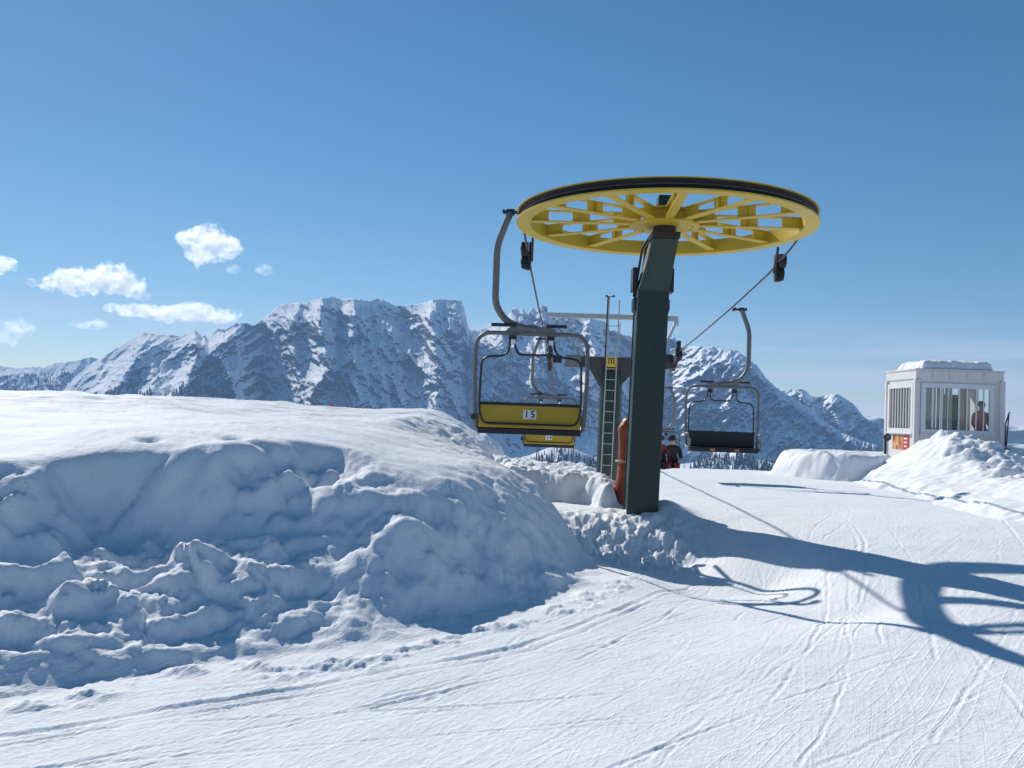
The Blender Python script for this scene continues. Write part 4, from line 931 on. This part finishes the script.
# ------------------------------------------------------------------ white hut on the right
HX, HY, HRZ = None, 27.0, R(-1.0)
fl_ = at(917, 368.5, 27.0); HX = fl_.x; HT = fl_.z
HW, HD = 2.36, 2.15
def hut():
    zb = -1.05; root = empty('lift_hut', (HX, HY, zb), HRZ); tag(root, 'white lift attendant hut with barred windows behind the big snow pile', 'hut')
    H = HT - zb
    def z(py, px=917, y=27.0): return at(px, py, y).z - zb
    wz0, wz1 = z(433.5), z(382.5)          # window frame, outer
    th = 0.06
    wx0, wx1 = 0.12, HW - 0.22             # front window
    wy0, wy1 = 0.16, HD - 0.12             # left window (along depth)
    w = MB()
    # front wall round the window opening
    w.box((HW / 2, th / 2, wz0 / 2), (HW, th, wz0)); w.box((HW / 2, th / 2, (wz1 + H - .02) / 2), (HW, th, H - .02 - wz1))
    w.box((wx0 / 2, th / 2, (wz0 + wz1) / 2), (wx0, th, wz1 - wz0)); w.box(((wx1 + HW) / 2, th / 2, (wz0 + wz1) / 2), (HW - wx1, th, wz1 - wz0))
    # left wall round the opening
    e = th
    w.box((th / 2, (e + HD) / 2, wz0 / 2), (th, HD - e, wz0)); w.box((th / 2, (e + HD) / 2, (wz1 + H - .02) / 2), (th, HD - e, H - .02 - wz1))
    w.box((th / 2, (e + wy0) / 2, (wz0 + wz1) / 2), (th, wy0 - e, wz1 - wz0)); w.box((th / 2, (wy1 + HD) / 2, (wz0 + wz1) / 2), (th, HD - wy1, wz1 - wz0))
    # right wall with its own opening, back wall with one too
    w.box((HW - th / 2, (e + HD) / 2, wz0 / 2), (th, HD - e, wz0)); w.box((HW - th / 2, (e + HD) / 2, (wz1 + H - .02) / 2), (th, HD - e, H - .02 - wz1)); w.box((HW - th / 2, (e + 0.5) / 2, (wz0 + wz1) / 2), (th, 0.5 - e, wz1 - wz0)); w.box((HW - th / 2, (1.4 + HD) / 2, (wz0 + wz1) / 2), (th, HD - 1.4, wz1 - wz0))
    yb = HD - th / 2; i0, i1 = th, HW - th
    w.box(((i0 + i1) / 2, yb, wz0 / 2), (i1 - i0, th, wz0)); w.box(((i0 + i1) / 2, yb, (wz1 + H - .02) / 2), (i1 - i0, th, H - .02 - wz1)); w.box(((i0 + 1.3) / 2, yb, (wz0 + wz1) / 2), (1.3 - i0, th, wz1 - wz0)); w.box(((2.1 + i1) / 2, yb, (wz0 + wz1) / 2), (i1 - 2.1, th, wz1 - wz0))
    w.build('wall', M_hut, root)
    MB().box((HW / 2, HD / 2, 0.03), (HW - 2 * th - 0.01, HD - 2 * th - 0.01, 0.06)).build('floor', M_floor, root)
    rf = MB(); rf.box((HW / 2, HD / 2, H - 0.15), (HW + 0.07, HD + 0.07, 0.26), bev=0.012); rf.box((HW / 2, HD / 2, H - 0.012), (HW + 0.13, HD + 0.13, 0.035), bev=0.006); roof = rf.build('roof', M_hut, root)
    tr = MB()
    for k in range(1, 5): tr.box((HW * k / 5 - 0.05, -0.0385, H - 0.15), (0.012, 0.006, 0.24))
    tr.box((HW / 2, -0.0425, H - 0.02), (HW + 0.08, 0.012, 0.05)); tr.build('roof_trim', M_huttrim, roof)
    for x, y in ((0.0, 0.0), (HW, 0.0), (0.0, HD), (HW, HD)): MB().box((x, y, (H - 0.29) / 2), (0.14, 0.14, H - 0.29), bev=0.02).build('corner_post', M_hut, root)
    def window(name, a0, a1, axis, bars, big):
        """frame in plane x (axis 'x': front, y~0) or depth (axis 'y': left, x~0)"""
        def B(mb, u, zc, su, sz, off, t):
            if axis == 'x': mb.box((u, off, zc), (su, t, sz))
            else: mb.box((off, u, zc), (t, su, sz))
            return mb
        f = MB(); fw = 0.13; o_ = -0.012
        B(f, (a0 + a1) / 2, wz1 - fw / 2, a1 - a0, fw, o_, 0.07); B(f, (a0 + a1) / 2, wz0 + fw / 2, a1 - a0, fw, o_, 0.07)
        B(f, a0 + fw / 2, (wz0 + wz1) / 2, fw, wz1 - wz0 - 2 * fw, o_, 0.07); B(f, a1 - fw / 2, (wz0 + wz1) / 2, fw, wz1 - wz0 - 2 * fw, o_, 0.07)
        B(f, (a0 + a1) / 2, wz0 - 0.01, a1 - a0 + 0.06, 0.035, o_ - 0.045, 0.05)
        fr = f.build('window_frame', M_hutframe, root)
        g = MB(); B(g, (a0 + a1) / 2, (wz0 + wz1) / 2, a1 - a0 - 2 * fw + 0.01, wz1 - wz0 - 2 * fw + 0.01, 0.02, 0.006); g.build('pane', M_glass, fr)
        br = MB()
        for u, ww in bars: B(br, u, (wz0 + wz1) / 2, ww, wz1 - wz0 - 2 * fw - 0.005, -0.004, 0.03)
        br.build('glazing_bars', M_hutframe, fr)
    fx = lambda px: (at(px, 405, 27.0).x - HX)
    window('front', wx0, wx1, 'x', [(fx(933), 0.02), (fx(941.5), 0.035), (fx(947.5), 0.02), (fx(958.5), 0.045), (fx(966.5), 0.04), (fx(975.5), 0.035), (fx(983), 0.03)], True)
    window('left', wy0, wy1, 'y', [(wy0 + 0.13 + (wy1 - wy0 - 0.26) * k / 8, 0.035) for k in range(1, 8)], False)
    MB().box((0.045, HD / 2, (wz0 + wz1) / 2), (0.008, wy1 - wy0 - 0.2, wz1 - wz0 - 0.2)).build('blind', M_blind, root)
    vb = MB()
    for k in range(7): vb.box((0.30 + 0.112 * k, 0.065, (wz0 + wz1) / 2), (0.098, 0.004, wz1 - wz0 - 0.24), Matrix.Rotation(R(6 + 5 * (k % 3)), 3, 'Z'))
    vb.build('slat_blind', M_blind, root)
    # poster under the left window
    po = MB(); po.box((-0.004, 1.04, wz0 - 0.27), (0.012, 1.25, 0.42)); M = bpy.data.materials.new('poster_print'); M.use_nodes = True; t = M.node_tree; Pn = t.nodes['Principled BSDF']; l = t.links.new
    g = N(t, 'ShaderNodeTexCoord'); n1 = N(t, 'ShaderNodeTexNoise'); n1.inputs['Scale'].default_value = 5; n1.inputs['Detail'].default_value = 4; rp = N(t, 'ShaderNodeValToRGB')
    rp.color_ramp.elements[0].position = 0.38; rp.color_ramp.elements[0].color = (0.30, 0.04, 0.02, 1); rp.color_ramp.elements[1].position = 0.62; rp.color_ramp.elements[1].color = (0.62, 0.42, 0.22, 1); el = rp.color_ramp.elements.new(0.5); el.color = (0.55, 0.22, 0.03, 1)
    l(g.outputs['Object'], n1.inputs['Vector']); l(n1.outputs['Fac'], rp.inputs[0]); l(rp.outputs[0], Pn.inputs['Base Color']); Pn.inputs['Roughness'].default_value = 0.4
    pp = po.build('poster', M, root)
    rd = MB(); rd.box((-0.0125, 0.66, wz0 - 0.27), (0.006, 0.46, 0.415)); rd.build('poster_panel', M_redposter, pp)
    tx = MB()
    for dz, ww in ((0.11, 0.26), (0.0, 0.22), (-0.11, 0.18)): tx.box((-0.0165, 0.67, wz0 - 0.27 + dz), (0.003, ww, 0.045))
    tx.build('poster_lines', M_white, pp)
    return root, wz0, wz1, H, zb
M_redposter = mat('poster_red', (0.55, 0.05, 0.045), 0.4, var=0.04)
hut_root, wz0, wz1, HH, HZB = hut()
def hutp(x, y, z): return Matrix.Translation((HX, HY, HZB)) @ Matrix.Rotation(HRZ, 4, 'Z') @ Vector((x, y, z))

def roof_snow():
    nx, ny = 70, 40; x0, x1, y0, y1 = 0.22, HW - 0.18, 0.1, HD - 0.05
    u, v = np.meshgrid(np.linspace(0, 1, nx), np.linspace(0, 1, ny)); X = x0 + (x1 - x0) * u; Y = y0 + (y1 - y0) * v
    d = np.minimum(np.minimum(X - x0, (x1 - X) * 1.0), np.minimum(Y - y0, y1 - Y))
    Zt = 0.28 * np.sqrt(np.clip(1 - (1 - np.clip(d / (0.22 + 0.1 * (X < 1)), 0, 1)) ** 2, 0, 1)) * (1 + 0.16 * fbm(X / 0.5, Y / 0.5, 3, 7)) * (1 - 0.10 * u) + 0.03 * fbm(X / 0.1, Y / 0.1, 2, 9) * (d > 0.02)
    Zt = np.where(d <= 1e-6, -0.01, np.maximum(Zt, 0.01))
    X = X + 0.06 * fbm(u * 9, v * 9, 2, 15); Y = Y + 0.04 * fbm(u * 9, v * 9, 2, 16)
    o = grid_mesh('roof_snow', X, Y, Zt, M_snowpile); o.location = hutp(0, 0, HH + 0.004); o.rotation_euler = (0, 0, HRZ)
    sd = o.modifiers.new('solid', 'SOLIDIFY'); sd.thickness = 0.008
    tag(o, 'thick slab of snow lying on the roof of the white hut', 'snow')
roof_snow()

# inside the hut
def hut_inside():
    ch = empty('office_chair', hutp(1.33, 0.75, 0.065), R(160)); tag(ch, 'brown chair inside the hut behind the middle of the front window', 'chair')
    b = MB(); b.box((0, -0.22, 0.95), (0.46, 0.09, 0.62), bev=0.04); b.build('backrest', M_brown, ch); b = MB(); b.box((0, 0.05, 0.6), (0.48, 0.5, 0.1), bev=0.03); b.build('seat', M_brown, ch)
    b = MB(); b.cyl((0, 0.03, 0.05), (0, 0.03, 0.56), 0.03, 12)
    for k in range(5): b.bar((0, 0.03, 0.06), (0.3 * math.cos(k * 1.2566), 0.03 + 0.3 * math.sin(k * 1.2566), 0.035), 0.04, 0.035)
    b.build('pedestal', M_dark, ch)
    cb = empty('control_cabinet', hutp(1.62, 1.55, 0.065), 0); tag(cb, 'tall grey control cabinet inside the hut left of the red jacket', 'cabinet')
    q = MB(); q.box((0, 0, 0.98), (0.34, 0.4, 1.95), bev=0.012); q.build('case', M_grey, cb); q = MB(); q.box((0, -0.206, 1.02), (0.28, 0.012, 1.7), bev=0.004); d = q.build('door', M_dark, cb); q = MB(); q.box((0.11, -0.22, 1.0), (0.02, 0.02, 0.12), bev=0.004); q.build('handle', M_zinc, d)
    bd = empty('lift_operator', hutp(1.98, 0.42, 0.065), R(195))
    tag(bd, 'person in a red jacket behind the right end of the hut window', 'person'); bd.name = 'person'
    J = dict(hip=(0, 0, 0.93), waist=(0, 0.0, 1.08), chest=(0, 0.01, 1.28), collar=(0, 0.01, 1.42), neck=(0, 0.02, 1.49), head0=(0, 0.04, 1.57), head1=(0, 0.045, 1.65), head2=(0, 0.03, 1.71))
    rad = dict(hip=(0.165, 0.12), waist=(0.16, 0.125), chest=(0.185, 0.135), collar=(0.12, 0.09), neck=(0.06, 0.06), head0=(0.07, 0.085), head1=(0.08, 0.1), head2=(0.065, 0.08))
    B = [('hip', 'waist'), ('waist', 'chest'), ('chest', 'collar'), ('collar', 'neck'), ('neck', 'head0'), ('head0', 'head1'), ('head1', 'head2')]
    for s, n in ((-1, 'l'), (1, 'r')):
        J.update({n + 'th': (s * .1, 0, .86), n + 'kn': (s * .11, .03, .48), n + 'an': (s * .11, 0, .09), n + 'to': (s * .12, .15, .045), n + 'sh': (s * .2, 0, 1.38), n + 'el': (s * .27, .03, 1.1), n + 'wr': (s * .24, .2, .95), n + 'ha': (s * .23, .27, .92)})
        rad.update({n + 'th': (.09, .09), n + 'kn': (.065, .065), n + 'an': (.05, .05), n + 'to': (.045, .045), n + 'sh': (.085, .085), n + 'el': (.06, .06), n + 'wr': (.045, .045), n + 'ha': (.04, .04)})
        B += [('hip', n + 'th'), (n + 'th', n + 'kn'), (n + 'kn', n + 'an'), (n + 'an', n + 'to'), ('collar', n + 'sh'), (n + 'sh', n + 'el'), (n + 'el', n + 'wr'), (n + 'wr', n + 'ha')]
    skin_body('body', J, B, rad, [M_red, M_dark, M_skin], lambda p: 2 if p[2] > 1.5 or (p[1] > .22 and p[2] > .85) else (1 if p[2] < .86 else 0), bd)
    h = MB(); h.lathe([(0.0, 0.12), (0.05, 0.115), (0.085, 0.085), (0.1, 0.03), (0.102, -0.03), (0.09, -0.035)], 20, (0, 0.03, 1.66), closed=False); h.build('cap', M_dark, bd)
hut_inside()

def shovel():
    a = at(1009.5, 412, 26.9); b = at(1006, 449, 26.9); root = empty('snow_shovel', (b.x, b.y, b.z - 0.25)); tag(root, 'black long-handled snow shovel leaning at the right side of the hut', 'shovel')
    o = Vector((b.x, b.y, b.z - 0.25)); top = a - o; c = at(1005.5, 424, 27.0) - o; d = at(1005, 446, 27.0) - o
    MB().tube(arc([b - o, top - Vector((0.015, 0, 0.05)), top, c, d], 0.05, 4), 0.019, 8).build('handle', M_black, root)
    q = MB(); q.box(b - o + Vector((0.03, 0, -0.16)), (0.10, 0.34, 0.36), Matrix.Rotation(-0.35, 3, 'Y'), bev=0.02); q.build('blade', M_black, root)
shovel()
def call_post():
    p = at(885.5, 437, 26.6); root = empty('loudspeaker_post', (p.x, p.y, -1.1)); tag(root, 'thin dark post with a round speaker head left of the hut', 'post')
    h = p.z + 1.1; MB().tube([(0, 0, -0.2), (0, 0, h + 0.05)], 0.035, 10).build('post', M_darksteel, root)
    q = MB(); q.tube([(0, 0.10, h), (0, -0.02, h), (0, -0.16, h)], [0.05, 0.07, 0.10], 18); q.build('horn', M_darksteel, root)
    MB().cyl((0, -0.163, h), (0, -0.168, h), 0.045, 16).build('horn_centre', M_grey, root)
call_post()

# ------------------------------------------------------------------ snow piles and little markers
def pile(name, poly, hfun, label, step=0.036, seed=0, wk=1.0):
    xs = [p[0] for p in poly]; ys = [p[1] for p in poly]
    X, Y = np.meshgrid(np.arange(min(xs) - .3, max(xs) + .3, step), np.arange(min(ys) - .3, max(ys) + .3, step))
    wx = X + wk * (0.14 * fbm(X / 0.7, Y / 0.7, 3, seed + 1) + 0.05 * fbm(X / 0.18, Y / 0.18, 2, seed + 2)); wy = Y + wk * (0.14 * fbm(X / 0.7, Y / 0.7, 3, seed + 3) + 0.05 * fbm(X / 0.18, Y / 0.18, 2, seed + 4))
    ins = inside(wx, wy, poly); d = np.where(ins, polyd(wx, wy, poly + poly[:1]), 0)
    g = ground_base(X, Y)
    Z = np.where(ins, g + hfun(X, Y, d), g - 0.25) - 0.02
    o = grid_mesh(name, X, Y, Z, M_snowpile); tag(o, label, 'snow pile'); return o
def h1(X, Y, d):
    top = 0.22 + 0.62 * np.exp(-(((X - 7.55) / 1.0) ** 2 + ((Y - 16.9) / 1.8) ** 2)) + 0.15 * np.exp(-(((X - 7.4) / 1.4) ** 2 + ((Y - 14.4) / 1.9) ** 2)) + 0.18 * np.exp(-(((X - 6.9) / 0.6) ** 2 + ((Y - 12.2) / 0.9) ** 2))
    S = 0.55 * sst(0, 0.5, d) + 0.45 * sst(0, 1.7, d)
    rough = sst(6.7, 7.5, X + 0.10 * (16 - Y) + 0.4 * fbm(X / 0.8, Y / 0.8, 2, 45))
    h = top * S + (0.35 + 0.65 * rough) * sst(0, 0.3, d) * ((0.03 + 0.10 * rough) * (ridged(X / 0.55, Y / 0.55, 4, 31) - 0.4) + rough * (0.13 * lumps(X / 0.42 + 0.3 * fbm(X / 0.2, Y / 0.2, 2, 38), Y / 0.42, 33, 0.2, 0.6, 0.7) + 0.05 * lumps(X / 0.19 + 0.3 * fbm(X / 0.1, Y / 0.1, 2, 39), Y / 0.19, 34, 0.2, 0.55, 0.6) + 0.09 * (ridged(X / 0.33, Y / 0.33, 4, 36, 0.6) - 0.4)) + 0.12 * fbm(X / 0.9, Y / 0.9, 4, 35) + 0.05 * fbm(X / 0.16, Y / 0.16, 4, 37, 0.6))
    return h
pile('snow_pile', [(6.1, 18.0), (5.95, 16.9), (5.76, 15.7), (5.9, 14.4), (5.6, 12.6), (5.45, 11.6), (5.6, 10.5), (6.6, 9.9), (8.5, 10.3), (10.3, 12.5), (10.6, 17), (9.3, 19.6), (7.4, 19.6)], h1, 'big rough snow pile in front of the white hut', seed=700)
def h2(X, Y, d): return 0.50 * sst(0, 0.26, d) * (1 + 0.1 * fbm(X / 0.8, Y / 0.8, 3, 41)) * (0.25 + 0.75 * sst(4.95, 5.75, X)) + 0.03 * fbm(X / 0.15, Y / 0.15, 3, 43) * sst(0, .2, d)
pile('snow_mound', [(4.95, 18.9), (5.3, 18.2), (6.0, 17.3), (6.75, 17.2), (7.3, 18.0), (7.3, 19.8), (6.0, 20.5), (5.3, 19.8)], h2, 'low flat-topped snow mound with a shaded front between chair and hut', seed=800, wk=0.35)
def marker(px, py, y, label):
    p = at(px, py, y); root = empty('marker_pole', (p.x, p.y, p.z - 0.6)); tag(root, label, 'marker pole', 'red marker poles behind the bank')
    MB().tube([(0, 0, 0), (0, 0, 0.66)], 0.02, 8).build('pole', M_redplastic, root)
    MB().box((0.03, 0, 0.6), (0.05, 0.01, 0.05)).build('flag', M_redplastic, root)
marker(331, 406, 24, 'tiny red marker pole behind the bank, right of its twin')
marker(307, 406, 24, 'tiny red marker pole behind the bank, left of its twin')
